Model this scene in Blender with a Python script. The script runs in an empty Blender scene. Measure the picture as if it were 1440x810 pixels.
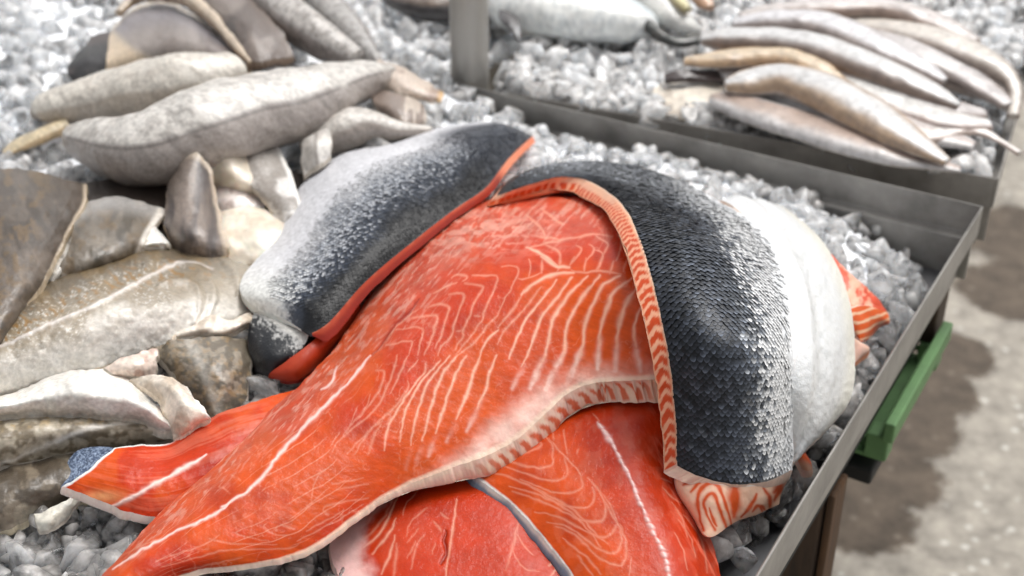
import bpy, math, random
import numpy as np
from mathutils import Vector, Matrix

random.seed(7); RNG = np.random.default_rng(11)
SC = bpy.context.scene; COL = SC.collection

# ------------------------------------------------------------------ camera, sky, sun, exposure
PITCH = math.radians(31.5); FPX = 1900.0; DIST = 1.214
CAMP = np.array([0.0, 0.0, 1.0 + DIST * math.sin(PITCH)])
FW = np.array([0, math.cos(PITCH), -math.sin(PITCH)]); UP = np.array([0, math.sin(PITCH), math.cos(PITCH)]); RT = np.array([1.0, 0, 0])
cam = bpy.data.cameras.new('camera'); camo = bpy.data.objects.new('camera', cam); COL.objects.link(camo)
camo.location = CAMP; camo.rotation_euler = (math.pi / 2 - PITCH, 0, 0)
cam.sensor_width = 36; cam.lens = FPX / 1440 * 36; cam.clip_start = 0.05; cam.clip_end = 500
cam.dof.use_dof = True; cam.dof.focus_distance = 1.10; cam.dof.aperture_fstop = 5.0
SC.camera = camo

SUN_EL, SUN_AZ = math.radians(62), math.radians(42)     # azimuth measured from +Y (away from the camera), negative = left
wd = bpy.data.worlds.new('World'); SC.world = wd; wd.use_nodes = True
nt = wd.node_tree; nt.nodes.clear()
sky = nt.nodes.new('ShaderNodeTexSky'); sky.sky_type = 'NISHITA'; sky.sun_disc = False
sky.sun_elevation = SUN_EL; sky.sun_rotation = SUN_AZ; sky.air_density = 1.0; sky.dust_density = 6.0; sky.ozone_density = 0.6
hs = nt.nodes.new('ShaderNodeHueSaturation'); hs.inputs['Saturation'].default_value = 0.12
bg = nt.nodes.new('ShaderNodeBackground'); bg.inputs['Strength'].default_value = 0.15
wo = nt.nodes.new('ShaderNodeOutputWorld')
nt.links.new(sky.outputs[0], hs.inputs['Color']); nt.links.new(hs.outputs[0], bg.inputs[0]); nt.links.new(bg.outputs[0], wo.inputs[0])
sl = bpy.data.lights.new('sun', 'SUN'); sl.energy = 1.2; sl.angle = math.radians(35); sl.color = (1, .975, .94)
so = bpy.data.objects.new('sun', sl); COL.objects.link(so)
sd = Vector((math.sin(SUN_AZ) * math.cos(SUN_EL), math.cos(SUN_AZ) * math.cos(SUN_EL), math.sin(SUN_EL)))
so.location = sd * 10; so.rotation_euler = sd.to_track_quat('Z', 'Y').to_euler()
SC.view_settings.view_transform = 'Standard'; SC.view_settings.look = 'None'
SC.view_settings.exposure = 0.27; SC.view_settings.gamma = 1.0; SC.view_settings.use_curve_mapping = False
cy = SC.cycles; cy.use_denoising = True; cy.max_bounces = 14; cy.transmission_bounces = 12; cy.diffuse_bounces = 6; cy.glossy_bounces = 4
cy.caustics_reflective = False; cy.caustics_refractive = True; cy.blur_glossy = 1.0; cy.sample_clamp_indirect = 3.0

# ------------------------------------------------------------------ helpers: numbers
def at(px, py, z):
    """point of the place seen at photo pixel (px,py) at height z"""
    px, py, z = np.asarray(px, float), np.asarray(py, float), np.asarray(z, float)
    a = (px - 720) / FPX; b = -(py - 405) / FPX
    d = FW + a[..., None] * RT + b[..., None] * UP
    t = (z - CAMP[2]) / d[..., 2]
    return CAMP + d * t[..., None]

def srgb(r, g, b):
    f = lambda c: (c / 255 / 12.92) if c / 255 <= .04045 else ((c / 255 + .055) / 1.055) ** 2.4
    return np.array([f(r), f(g), f(b)])

def _h(i, j, k):
    n = (i.astype(np.int64) * 374761393 + j.astype(np.int64) * 668265263 + k.astype(np.int64) * 2147483647 + 1013904223) & 0xFFFFFFFF
    n = ((n ^ (n >> 13)) * 1274126177) & 0xFFFFFFFF
    n = ((n ^ (n >> 16)) * 2246822519) & 0xFFFFFFFF
    return ((n ^ (n >> 15)) & 0xFFFF) / 65535.0
def vn(x, y, z=0.0):
    x, y = np.asarray(x, float), np.asarray(y, float); z = np.zeros_like(x) + z
    i, j, k = np.floor(x), np.floor(y), np.floor(z); fx, fy, fz = x - i, y - j, z - k
    s = lambda t: t * t * (3 - 2 * t); fx, fy, fz = s(fx), s(fy), s(fz); r = 0
    for a in (0, 1):
        for b in (0, 1):
            for c in (0, 1):
                w = (fx if a else 1 - fx) * (fy if b else 1 - fy) * (fz if c else 1 - fz)
                r = r + w * _h(i + a, j + b, k + c)
    return r
def fbm(x, y, z=0.0, o=4):
    r = 0; a = .5
    for q in range(o):
        r = r + a * vn(x * 2 ** q + 17 * q, y * 2 ** q - 9 * q, z * 2 ** q + 5 * q); a *= .5
    return r / (1 - .5 ** o)
def sst(a, b, x):
    t = np.clip((x - a) / (b - a), 0, 1); return t * t * (3 - 2 * t)
def mix(a, b, t):
    t = np.asarray(t)[..., None]; return a * (1 - t) + b * t

def spl_basis(R, n):
    """n x R matrix: natural cubic spline through R uniform knots"""
    if R == 2:
        t = np.linspace(0, 1, n); return np.stack([1 - t, t], 1)
    A = np.zeros((R, R)); Bm = np.zeros((R, R)); A[0, 0] = A[-1, -1] = 1
    for i in range(1, R - 1):
        A[i, i - 1:i + 2] = [1, 4, 1]; Bm[i, i - 1:i + 2] = [6, -12, 6]
    M = np.linalg.solve(A, Bm)
    t = np.linspace(0, R - 1, n); i = np.minimum(t.astype(int), R - 2); f = t - i
    W = np.zeros((n, R)); I = np.eye(R)
    for q in range(n):
        k, x = i[q], f[q]; y = 1 - x
        W[q] = y * I[k] + x * I[k + 1] + ((y ** 3 - y) * M[k] + (x ** 3 - x) * M[k + 1]) / 6
    return W
def curve(pts, n):
    p = np.array(pts, float); return spl_basis(len(p), n) @ p

PILE = np.array([
 (-60,830,.865),(150,790,.865),(300,830,.855),(470,810,.85),(700,830,.85),(900,830,.85),(1010,830,.84),(1090,790,.82),(1130,700,.83),(1210,560,.83),(1290,450,.81),(1350,345,.80),
 (700,285,.945),(880,310,.965),(830,450,.935),(640,450,.925),(500,600,.885),(380,520,.905),(480,300,.935),(560,330,.94),(200,420,.92),(60,330,.93),(-40,420,.93),
 (0,560,.905),(0,720,.875),(120,620,.885),(240,560,.895),(300,190,.945),(480,140,.94),(600,110,.917),(640,125,.91),(680,160,.893),(100,150,.915),(0,80,.915),(0,230,.90),(300,30,.95),(450,20,.945),(150,0,.91),
 (560,20,.915),(820,215,.885),(930,225,.883),(1000,255,.885),(1100,285,.88),(1200,340,.86),(1060,400,.95),(1000,560,.915),(1130,420,.93),(1150,560,.88),(740,640,.88),(870,640,.885),(600,720,.862),
 (-60,-60,.915),(280,300,.90),(380,240,.905),(250,0,.945),(620,240,.93),(1000,350,.965)])
def _tps_fit(p):
    n = len(p); X = p[:, :2] / 500.; d2 = ((X[:, None] - X[None]) ** 2).sum(-1)
    K = np.where(d2 > 0, .5 * d2 * np.log(d2 + 1e-12), 0) + np.eye(n) * .004
    P = np.c_[np.ones(n), X]; A = np.block([[K, P], [P.T, np.zeros((3, 3))]])
    return X, np.linalg.solve(A, np.r_[p[:, 2], 0, 0, 0])
_TX, _TW = _tps_fit(PILE)
def pile(px, py):
    px, py = np.asarray(px, float), np.asarray(py, float)
    q = np.stack([px, py], -1) / 500.; d2 = ((q[..., None, :] - _TX) ** 2).sum(-1)
    return (np.where(d2 > 0, .5 * d2 * np.log(d2 + 1e-12), 0) @ _TW[:-3]) + _TW[-3] + q @ _TW[-2:]

def linemask(px, py, lines, jit=1.6, seed=0.):
    """max over traced fat lines of a soft stroke; a line = (width, [points])"""
    jx = px + (vn(px * .12, py * .12, seed + 3) - .5) * jit * 2; jy = py + (vn(px * .12, py * .12, seed + 9) - .5) * jit * 2
    out = np.zeros_like(px)
    for w, pts in lines:
        amp = 1. if w >= 1.05 else .5
        if w < 1.05: w = w * 1.35
        if 1.05 <= w < 2.3: w = w * 1.3
        c = curve(pts, max(6, 5 * len(pts))) if len(pts) > 2 else np.array(pts, float)
        m = w * 3 + 3
        sel = (jx > c[:, 0].min() - m) & (jx < c[:, 0].max() + m) & (jy > c[:, 1].min() - m) & (jy < c[:, 1].max() + m)
        if not sel.any(): continue
        x, y = jx[sel], jy[sel]; best = np.full(x.shape, 1e9); bt = np.zeros(x.shape)
        for k in range(len(c) - 1):
            a, b = c[k], c[k + 1]; d = b - a; L = d @ d + 1e-9
            t = np.clip(((x - a[0]) * d[0] + (y - a[1]) * d[1]) / L, 0, 1)
            dd = (x - a[0] - t * d[0]) ** 2 + (y - a[1] - t * d[1]) ** 2
            u = dd < best; best[u] = dd[u]; bt[u] = (k + t[u]) / (len(c) - 1)
        tap = .35 + .65 * np.sin(np.pi * np.clip(bt, .03, .97)) ** .5
        ww = w * tap * (.6 + .8 * vn(x * .09, y * .09, seed + w))
        out[sel] = np.maximum(out[sel], np.exp(-(np.sqrt(best) / (ww + .35)) ** 1.9) * (.55 + .45 * tap) * amp)
    return out

def crop(ox, oy, s, lines):   # traced on an enlarged view with origin ox,oy and scale s
    return [(w, [(ox + x / s, oy + y / s) for x, y in p]) for w, p in lines]

# ------------------------------------------------------------------ helpers: objects
def tag(o, label, cat, group=None, kind=None):
    if label: o['label'] = label
    if cat: o['category'] = cat
    if group: o['group'] = group
    if kind: o['kind'] = kind
    return o
def thing(name, base, label, cat, group=None):
    o = bpy.data.objects.new(name, None); COL.objects.link(o); o.location = base; o.empty_display_size = .05
    return tag(o, label, cat, group)
def mesh(name, V, F, mat, parent=None, col=None, smooth=True, uv=None):
    V = np.asarray(V, float)
    if parent is not None:
        b = np.array(parent.location); pp = parent.parent
        while pp is not None: b = b + np.array(pp.location); pp = pp.parent
        V = V - b
    me = bpy.data.meshes.new(name)
    if isinstance(F, np.ndarray):
        me.vertices.add(len(V)); me.vertices.foreach_set('co', V.astype(np.float32).ravel())
        k = F.shape[1]; me.loops.add(F.size); me.loops.foreach_set('vertex_index', F.astype(np.int32).ravel())
        me.polygons.add(len(F)); me.polygons.foreach_set('loop_start', np.arange(0, F.size, k, dtype=np.int32))
        me.update(calc_edges=True); me.validate()
    else:
        me.from_pydata([tuple(v) for v in V], [], F); me.update()
    if col is not None:
        a = me.color_attributes.new('Col', 'FLOAT_COLOR', 'POINT')
        c = np.ones((len(V), 4), np.float32); c[:, :3] = np.clip(col[:, :3], 0, 1)
        if col.shape[1] > 3: c[:, 3] = col[:, 3]
        a.data.foreach_set('color', c.ravel())
    if smooth: me.polygons.foreach_set('use_smooth', np.ones(len(me.polygons), bool))
    me.materials.append(mat)
    o = bpy.data.objects.new(name, me); COL.objects.link(o)
    if parent is not None: o.parent = parent
    return o
def quads(nu, nv, off=0, flip=False):
    i = np.arange(nu * nv).reshape(nu, nv)
    q = np.stack([i[:-1, :-1], i[1:, :-1], i[1:, 1:], i[:-1, 1:]], -1).reshape(-1, 4) + off
    return q[:, ::-1] if flip else q

# ------------------------------------------------------------------ materials
def nodes(m):
    m.use_nodes = True; t = m.node_tree; t.nodes.clear()
    o = t.nodes.new('ShaderNodeOutputMaterial'); p = t.nodes.new('ShaderNodeBsdfPrincipled'); t.links.new(p.outputs[0], o.inputs[0]); return t, p, o
def mat_fish(name, rough=.32, coat=.5, sss=.0, sssr=(.01, .004, .002), bump=.25, bscale=260, var=.25, vscale=90, spec=.5, glint=.25):
    m = bpy.data.materials.new(name); t, p, o = nodes(m); N = t.nodes.new; L = t.links.new
    a = N('ShaderNodeAttribute'); a.attribute_name = 'Col'
    tc = N('ShaderNodeTexCoord')
    n1 = N('ShaderNodeTexNoise'); n1.inputs['Scale'].default_value = vscale; n1.inputs['Detail'].default_value = 5; L(tc.outputs['Object'], n1.inputs['Vector'])
    mr = N('ShaderNodeMapRange'); mr.inputs[1].default_value = .3; mr.inputs[2].default_value = .7; mr.inputs[3].default_value = 1 - var; mr.inputs[4].default_value = 1 + var * .6
    L(n1.outputs[0], mr.inputs[0])
    mu = N('ShaderNodeVectorMath'); mu.operation = 'SCALE'; L(a.outputs['Color'], mu.inputs[0]); L(mr.outputs[0], mu.inputs['Scale']); L(mu.outputs[0], p.inputs['Base Color'])
    n2 = N('ShaderNodeTexNoise'); n2.inputs['Scale'].default_value = bscale; n2.inputs['Detail'].default_value = 4; L(tc.outputs['Object'], n2.inputs['Vector'])
    b = N('ShaderNodeBump'); b.inputs['Strength'].default_value = bump; b.inputs['Distance'].default_value = .002; L(n2.outputs[0], b.inputs['Height']); L(b.outputs[0], p.inputs['Normal'])
    mr2 = N('ShaderNodeMapRange'); mr2.inputs[3].default_value = rough * .7; mr2.inputs[4].default_value = rough * 1.35; L(n1.outputs[0], mr2.inputs[0]); L(mr2.outputs[0], p.inputs['Roughness'])
    p.inputs['Coat Weight'].default_value = coat; p.inputs['Coat Roughness'].default_value = .08; p.inputs['Specular IOR Level'].default_value = spec
    n4 = N('ShaderNodeTexNoise'); n4.inputs['Scale'].default_value = bscale * .45; n4.inputs['Detail'].default_value = 3; L(tc.outputs['Object'], n4.inputs['Vector'])
    b4 = N('ShaderNodeBump'); b4.inputs['Strength'].default_value = glint; b4.inputs['Distance'].default_value = .004; L(n4.outputs[0], b4.inputs['Height']); L(b4.outputs[0], p.inputs['Coat Normal'])
    if sss: p.inputs['Subsurface Weight'].default_value = sss; p.inputs['Subsurface Radius'].default_value = sssr; p.inputs['Subsurface Scale'].default_value = .6
    return m
M_FLESH = mat_fish('salmon_flesh', .36, .16, .12, (.009, .0025, .0012), .12, 420, .14, 60, spec=.16, glint=.5)
M_CUT = mat_fish('salmon_cut', .42, .15, .22, (.012, .005, .003), .08, 400, .10, 80, spec=.3)
M_SKIN = mat_fish('salmon_skin', .40, .15, 0, bump=.3, bscale=500, var=.3, vscale=220, spec=.32)
M_SCALE = mat_fish('salmon_scale', .38, .12, 0, bump=.25, bscale=900, var=.3, vscale=500, spec=.24)
M_BELLY = mat_fish('salmon_belly', .34, .35, .15, (.006, .005, .004), .35, 600, .06, 200)
M_WHITE = mat_fish('white_fish_skin', .42, .5, .12, (.006, .004, .003), .2, 700, .22, 240, glint=.3)
M_CREAM = mat_fish('cream_flesh', .32, .5, .35, (.010, .006, .004), .10, 300, .14, 90, glint=.25)
M_EEL = mat_fish('back_fish_skin', .38, .45, .08, (.006, .004, .003), .25, 300, .2, 90)

def mat_plain(name, col, rough, metal=0., nscale=30, nvar=.3, bump=.1, bscale=200, stretch=None):
    m = bpy.data.materials.new(name); t, p, o = nodes(m); N = t.nodes.new; L = t.links.new
    tc = N('ShaderNodeTexCoord'); mp = N('ShaderNodeMapping'); L(tc.outputs['Object'], mp.inputs[0])
    if stretch: mp.inputs['Scale'].default_value = stretch
    n = N('ShaderNodeTexNoise'); n.inputs['Scale'].default_value = nscale; n.inputs['Detail'].default_value = 6; n.inputs['Roughness'].default_value = .65; L(mp.outputs[0], n.inputs['Vector'])
    mr = N('ShaderNodeMapRange'); mr.inputs[1].default_value = .3; mr.inputs[2].default_value = .7; mr.inputs[3].default_value = 1 - nvar; mr.inputs[4].default_value = 1 + nvar; L(n.outputs[0], mr.inputs[0])
    rgb = N('ShaderNodeRGB'); rgb.outputs[0].default_value = (*col, 1)
    mu = N('ShaderNodeVectorMath'); mu.operation = 'SCALE'; L(rgb.outputs[0], mu.inputs[0]); L(mr.outputs[0], mu.inputs['Scale']); L(mu.outputs[0], p.inputs['Base Color'])
    mr2 = N('ShaderNodeMapRange'); mr2.inputs[3].default_value = rough * .75; mr2.inputs[4].default_value = min(1, rough * 1.3); L(n.outputs[0], mr2.inputs[0]); L(mr2.outputs[0], p.inputs['Roughness'])
    n2 = N('ShaderNodeTexNoise'); n2.inputs['Scale'].default_value = bscale; n2.inputs['Detail'].default_value = 4; L(mp.outputs[0], n2.inputs['Vector'])
    b = N('ShaderNodeBump'); b.inputs['Strength'].default_value = bump; b.inputs['Distance'].default_value = .003; L(n2.outputs[0], b.inputs['Height']); L(b.outputs[0], p.inputs['Normal'])
    p.inputs['Metallic'].default_value = metal
    return m
M_STEEL = mat_plain('brushed_steel', (.30, .285, .265), .5, .35, 14, .35, .12, 60, (1, 1, 1))
M_STEELD = mat_plain('tray_floor_steel', (.20, .20, .21), .38, .75, 10, .3, .12, 60)
M_POLE = mat_plain('pole_steel', (.42, .40, .37), .42, .6, 12, .18, .05, 80, (1, 1, .2))
M_WOOD = mat_plain('dark_wet_timber', (.05, .03, .018), .75, 0, 22, .6, .5, 60, (3, 3, .35))
M_WOODO = mat_plain('timber_bare_edge', (.075, .036, .014), .8, 0, 22, .5, .5, 60, (3, 3, .35))
M_GREEN = mat_plain('green_plastic', (.11, .225, .085), .65, 0, 14, .3, .15, 60)
M_DARK = mat_plain('dark_plastic', (.012, .012, .011), .75, 0, 14, .3, .15, 60)

def mat_ice(name, white, rough):
    m = bpy.data.materials.new(name); t, p, o = nodes(m); N = t.nodes.new; L = t.links.new
    tc = N('ShaderNodeTexCoord'); oi = N('ShaderNodeObjectInfo')
    n = N('ShaderNodeTexNoise'); n.inputs['Scale'].default_value = 55; n.inputs['Detail'].default_value = 5
    sc = N('ShaderNodeVectorMath'); sc.operation = 'SCALE'; sc.inputs['Scale'].default_value = 3.1; L(oi.outputs['Location'], sc.inputs[0])
    geo = N('ShaderNodeNewGeometry'); ad = N('ShaderNodeVectorMath'); ad.operation = 'ADD'; L(geo.outputs['Position'], ad.inputs[0]); L(sc.outputs[0], ad.inputs[1]); L(ad.outputs[0], n.inputs['Vector'])
    n3 = N('ShaderNodeTexNoise'); n3.inputs['Scale'].default_value = 160; n3.inputs['Detail'].default_value = 3; L(ad.outputs[0], n3.inputs['Vector'])
    b = N('ShaderNodeBump'); b.inputs['Strength'].default_value = .5; b.inputs['Distance'].default_value = .003; L(n3.outputs[0], b.inputs['Height'])
    p.inputs['Base Color'].default_value = (.98, .99, 1.0, 1); p.inputs['Transmission Weight'].default_value = 1; p.inputs['IOR'].default_value = 1.31; p.inputs['Roughness'].default_value = rough
    L(b.outputs[0], p.inputs['Normal'])
    d = N('ShaderNodeBsdfPrincipled'); d.inputs['Base Color'].default_value = (.95, .975, 1.0, 1); d.inputs['Roughness'].default_value = .16; d.inputs['Subsurface Weight'].default_value = 1.
    d.inputs['Subsurface Radius'].default_value = (.045, .050, .055); d.inputs['Subsurface Scale'].default_value = 1.; L(b.outputs[0], d.inputs['Normal'])
    mr = N('ShaderNodeMapRange'); mr.inputs[1].default_value = .35; mr.inputs[2].default_value = .65; mr.inputs[3].default_value = max(0, white - .35); mr.inputs[4].default_value = min(1, white + .3); L(n.outputs[0], mr.inputs[0])
    m2 = N('ShaderNodeMixShader'); L(mr.outputs[0], m2.inputs[0]); L(p.outputs[0], m2.inputs[1]); L(d.outputs[0], m2.inputs[2]); L(m2.outputs[0], o.inputs[0])
    return m
M_ICE = mat_ice('ice_lump', .50, .08); M_ICEC = mat_ice('clear_ice', .20, .06); M_ICEW = mat_ice('frosty_ice', .70, .18)
def mat_mound():
    m = mat_plain('wet_ice_bed', (.90, .915, .94), .35, 0, 60, .25, .6, 120); return m
M_MOUND = mat_mound()

def mat_ground():
    m = bpy.data.materials.new('stained_concrete'); t, p, o = nodes(m); N = t.nodes.new; L = t.links.new
    g = N('ShaderNodeNewGeometry')
    n = N('ShaderNodeTexNoise'); n.inputs['Scale'].default_value = 16; n.inputs['Detail'].default_value = 8; n.inputs['Roughness'].default_value = .7; L(g.outputs['Position'], n.inputs['Vector'])
    r = N('ShaderNodeValToRGB'); r.color_ramp.elements[0].position = .3; r.color_ramp.elements[0].color = (.17, .155, .135, 1); r.color_ramp.elements[1].position = .7; r.color_ramp.elements[1].color = (.46, .42, .36, 1); L(n.outputs[0], r.inputs[0])
    v = N('ShaderNodeTexVoronoi'); v.inputs['Scale'].default_value = 30; L(g.outputs['Position'], v.inputs['Vector'])
    vr = N('ShaderNodeMapRange'); vr.inputs[1].default_value = .12; vr.inputs[2].default_value = .3; vr.inputs[3].default_value = 1; vr.inputs[4].default_value = 0; L(v.outputs['Distance'], vr.inputs[0])
    vc = N('ShaderNodeMath'); vc.operation = 'MULTIPLY'; L(vr.outputs[0], vc.inputs[0])
    sv = N('ShaderNodeSeparateColor'); L(v.outputs['Color'], sv.inputs[0]); gt = N('ShaderNodeMath'); gt.operation = 'GREATER_THAN'; gt.inputs[1].default_value = .55; L(sv.outputs[0], gt.inputs[0]); L(gt.outputs[0], vc.inputs[1])
    sc_ = N('ShaderNodeMath'); sc_.operation = 'MULTIPLY'; sc_.inputs[1].default_value = .8; L(vc.outputs[0], sc_.inputs[0])
    mx = N('ShaderNodeMix'); mx.data_type = 'RGBA'; L(sc_.outputs[0], mx.inputs[0]); L(r.outputs[0], mx.inputs[6]); mx.inputs[7].default_value = (.6, .58, .53, 1)
    # wet stains: patches with their own place on the floor
    nz = N('ShaderNodeTexNoise'); nz.inputs['Scale'].default_value = 11; nz.inputs['Detail'].default_value = 9; nz.inputs['Roughness'].default_value = .78; L(g.outputs['Position'], nz.inputs['Vector'])
    prev = None
    for (sx, sy, rad) in STAINS:
        d = N('ShaderNodeVectorMath'); d.operation = 'DISTANCE'; L(g.outputs['Position'], d.inputs[0]); d.inputs[1].default_value = (sx, sy, 0)
        q = N('ShaderNodeMath'); q.operation = 'DIVIDE'; L(d.outputs['Value'], q.inputs[0]); q.inputs[1].default_value = rad
        if prev is None: prev = q.outputs[0]
        else:
            mn = N('ShaderNodeMath'); mn.operation = 'MINIMUM'; L(prev, mn.inputs[0]); L(q.outputs[0], mn.inputs[1]); prev = mn.outputs[0]
    nn = N('ShaderNodeMath'); nn.operation = 'MULTIPLY_ADD'; L(nz.outputs[0], nn.inputs[0]); nn.inputs[1].default_value = 1.3; L(prev, nn.inputs[2])
    w = N('ShaderNodeMapRange'); w.inputs[1].default_value = 1.62; w.inputs[2].default_value = 1.80; w.inputs[3].default_value = 1; w.inputs[4].default_value = 0; L(nn.outputs[0], w.inputs[0])
    mx2 = N('ShaderNodeMix'); mx2.data_type = 'RGBA'; mx2.blend_type = 'MULTIPLY'; L(w.outputs[0], mx2.inputs[0]); L(mx.outputs[2], mx2.inputs[6]); mx2.inputs[7].default_value = (.30, .255, .22, 1)
    L(mx2.outputs[2], p.inputs['Base Color'])
    rr = N('ShaderNodeMapRange'); rr.inputs[3].default_value = .85; rr.inputs[4].default_value = .7; p.inputs['Specular IOR Level'].default_value = .2; L(w.outputs[0], rr.inputs[0]); L(rr.outputs[0], p.inputs['Roughness'])
    b = N('ShaderNodeBump'); b.inputs['Strength'].default_value = .5; b.inputs['Distance'].default_value = .006; L(n.outputs[0], b.inputs['Height']); L(b.outputs[0], p.inputs['Normal'])
    return m
STAINS = []
for px, py, rad in ((1340, 500, .085), (1305, 545, .10), (1272, 600, .105), (1245, 665, .10), (1215, 730, .09), (1190, 620, .10), (1425, 330, .15), (1432, 410, .13)):
    q = at(px, py, 0.); STAINS.append((q[0], q[1], rad))

# ------------------------------------------------------------------ setting: ground
gnd = mesh('ground', [(-200, -200, 0), (200, -200, 0), (200, 200, 0), (-200, 200, 0)], [(0, 1, 2, 3)], mat_ground(), smooth=False); tag(gnd, 'stained grey concrete ground under the market stall', None, kind='structure')

# ------------------------------------------------------------------ trays
ZF, ZR = .80, .89
K = at(1380, 290, ZR); A_ = at(690, 128, ZR)
TU = (A_ - K); TU[2] = 0; TU /= np.linalg.norm(TU)           # along the back rim, to the left
TV = np.array([-TU[1], TU[0], 0.])                            # along the right rim, towards the viewer
if TV[1] > 0: TV = -TV
def tp(a, b, z): return np.array([K[0], K[1], 0]) + TU * a + TV * b + np.array([0, 0, z])
def tray_ab(P): d = P[..., :2] - K[:2]; return d @ TU[:2], d @ TV[:2]

def bar(c0, c1, half, z0, z1):
    """box whose plan runs from c0 to c1 (xy) with half width"""
    c0, c1 = np.array(c0[:2]), np.array(c1[:2]); d = (c1 - c0) / np.linalg.norm(c1 - c0); n = np.array([-d[1], d[0]]) * half
    pl = [c0 + n, c0 - n, c1 - n, c1 + n]
    V = [(*p, z0) for p in pl] + [(*p, z1) for p in pl]
    return V, [(0, 1, 2, 3), (7, 6, 5, 4), (0, 4, 5, 1), (1, 5, 6, 2), (2, 6, 7, 3), (3, 7, 4, 0)]
def bevel(o, w=.0015, s=2):
    b = o.modifiers.new('bevel', 'BEVEL'); b.width = w; b.segments = s; b.limit_method = 'ANGLE'
def extr(name, prof, org, along, out, a0, a1, mat, parent, n=24, wob=.0012):
    """profile (outward offset, z) closed polygon swept along a wall, with a slight hand-bent wobble"""
    V = []; F = []; k = len(prof)
    for i in range(n):
        a = a0 + (a1 - a0) * i / (n - 1); w = (vn(np.array(a * 7.), np.array(3.), len(name)) - .5) * 2 * wob
        for (o_, z) in prof: V.append(org + along * a + out * (o_ + float(w)) + np.array([0, 0, z]))
    for i in range(n - 1):
        for j in range(k): F.append((i * k + j, i * k + (j + 1) % k, (i + 1) * k + (j + 1) % k, (i + 1) * k + j))
    F.append(tuple(range(k))[::-1]); F.append(tuple((n - 1) * k + j for j in range(k)))
    o = mesh(name, V, F, mat, parent, smooth=False); bevel(o, .001, 1); return o
def make_tray(name, org, LA, LB, label, zs=0., TU=TU, TV=TV):
    t = thing(name, org, label, 'tray', 'steel trays of the stall'); o = np.array([org[0], org[1], 0.])
    # wall profile: upper band, inner ledge, lower wall
    def prof(): return [(0, ZR + zs), (.0022, ZR + zs), (.0022, ZR - .040 + zs), (-.010, ZR - .043 + zs), (-.010, ZF - .004 + zs), (-.013, ZF - .004 + zs), (-.013, ZR - .0405 + zs), (0, ZR - .0375 + zs)]
    extr('wall', prof(), o, TU, -TV, 0, LA, M_STEEL, t)
    extr('wall', prof(), o + TV * LB, TU, TV, 0, LA, M_STEEL, t)
    extr('wall', prof(), o, TV, -TU, -.0022, LB + .0022, M_STEEL, t)
    extr('wall', prof(), o + TU * LA, TV, TU, -.0022, LB + .0022, M_STEEL, t)
    c = [o + TU * .011 + TV * .011, o + TU * (LA - .011) + TV * .011, o + TU * (LA - .011) + TV * (LB - .011), o + TU * .011 + TV * (LB - .011)]
    V = [x + np.array([0, 0, ZF + zs]) for x in c] + [x + np.array([0, 0, ZF + zs - .003]) for x in c]
    mesh('floor_sheet', V, [(0, 1, 2, 3), (7, 6, 5, 4), (0, 4, 5, 1), (1, 5, 6, 2), (2, 6, 7, 3), (3, 7, 4, 0)], M_STEELD, t, smooth=False)
    return t
pb = at(661, 112, .885); LA, LB = float(tray_ab(pb)[0]) + .03, 1.15
make_tray('metal_tray', np.array([K[0], K[1], ZF]), LA, LB, 'steel tray with square corner holding the salmon fillets and ice')
K2 = at(1402, 250, ZR); E2 = at(716, 130, ZR); TU2 = E2 - K2; L2 = float(np.linalg.norm(TU2)); TU2 /= L2; TV2 = np.array([-TU2[1], TU2[0], 0.]); TV2 = -TV2 if TV2[1] > 0 else TV2
KB = K2 - TV2 * .75
make_tray('metal_tray', np.array([KB[0], KB[1], ZF]), L2, .75, 'steel tray behind, holding the long slim fish on ice', 0., TU2, TV2)
LL = LA; LA = 1.9      # the white fish lie in a lower tray to the left, buried in the heap
q = tp(LL + .02, -.8, 0)
make_tray('metal_tray', np.array([q[0], q[1], ZF - .03]), .95, 1.95, 'lower steel tray at left, buried under ice and white fish', -.03)

# pole
t = thing('steel_pole', (pb[0], pb[1], 0), 'upright round grey steel pole at the back of the salmon tray', 'pole')
n = 48; a = np.linspace(0, 2 * np.pi, n, endpoint=False); zz = np.linspace(0, 2.6, 12); r = .027
V = np.stack([np.stack([pb[0] + r * np.cos(a), pb[1] + r * np.sin(a), 0 * a + z], -1) for z in zz]).reshape(-1, 3)
F = [(i * n + j, i * n + (j + 1) % n, (i + 1) * n + (j + 1) % n, (i + 1) * n + j) for i in range(11) for j in range(n)]
mesh('tube', V, F, M_POLE, t)
V2 = np.stack([np.stack([pb[0] + rr * np.cos(a), pb[1] + rr * np.sin(a), 0 * a + z], -1) for rr, z in ((.06, 0), (.06, .008), (.029, .012), (.029, .03))]).reshape(-1, 3)
mesh('base_plate', V2, [(i * n + j, i * n + (j + 1) % n, (i + 1) * n + (j + 1) % n, (i + 1) * n + j) for i in range(3) for j in range(n)], M_POLE, t)

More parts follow.
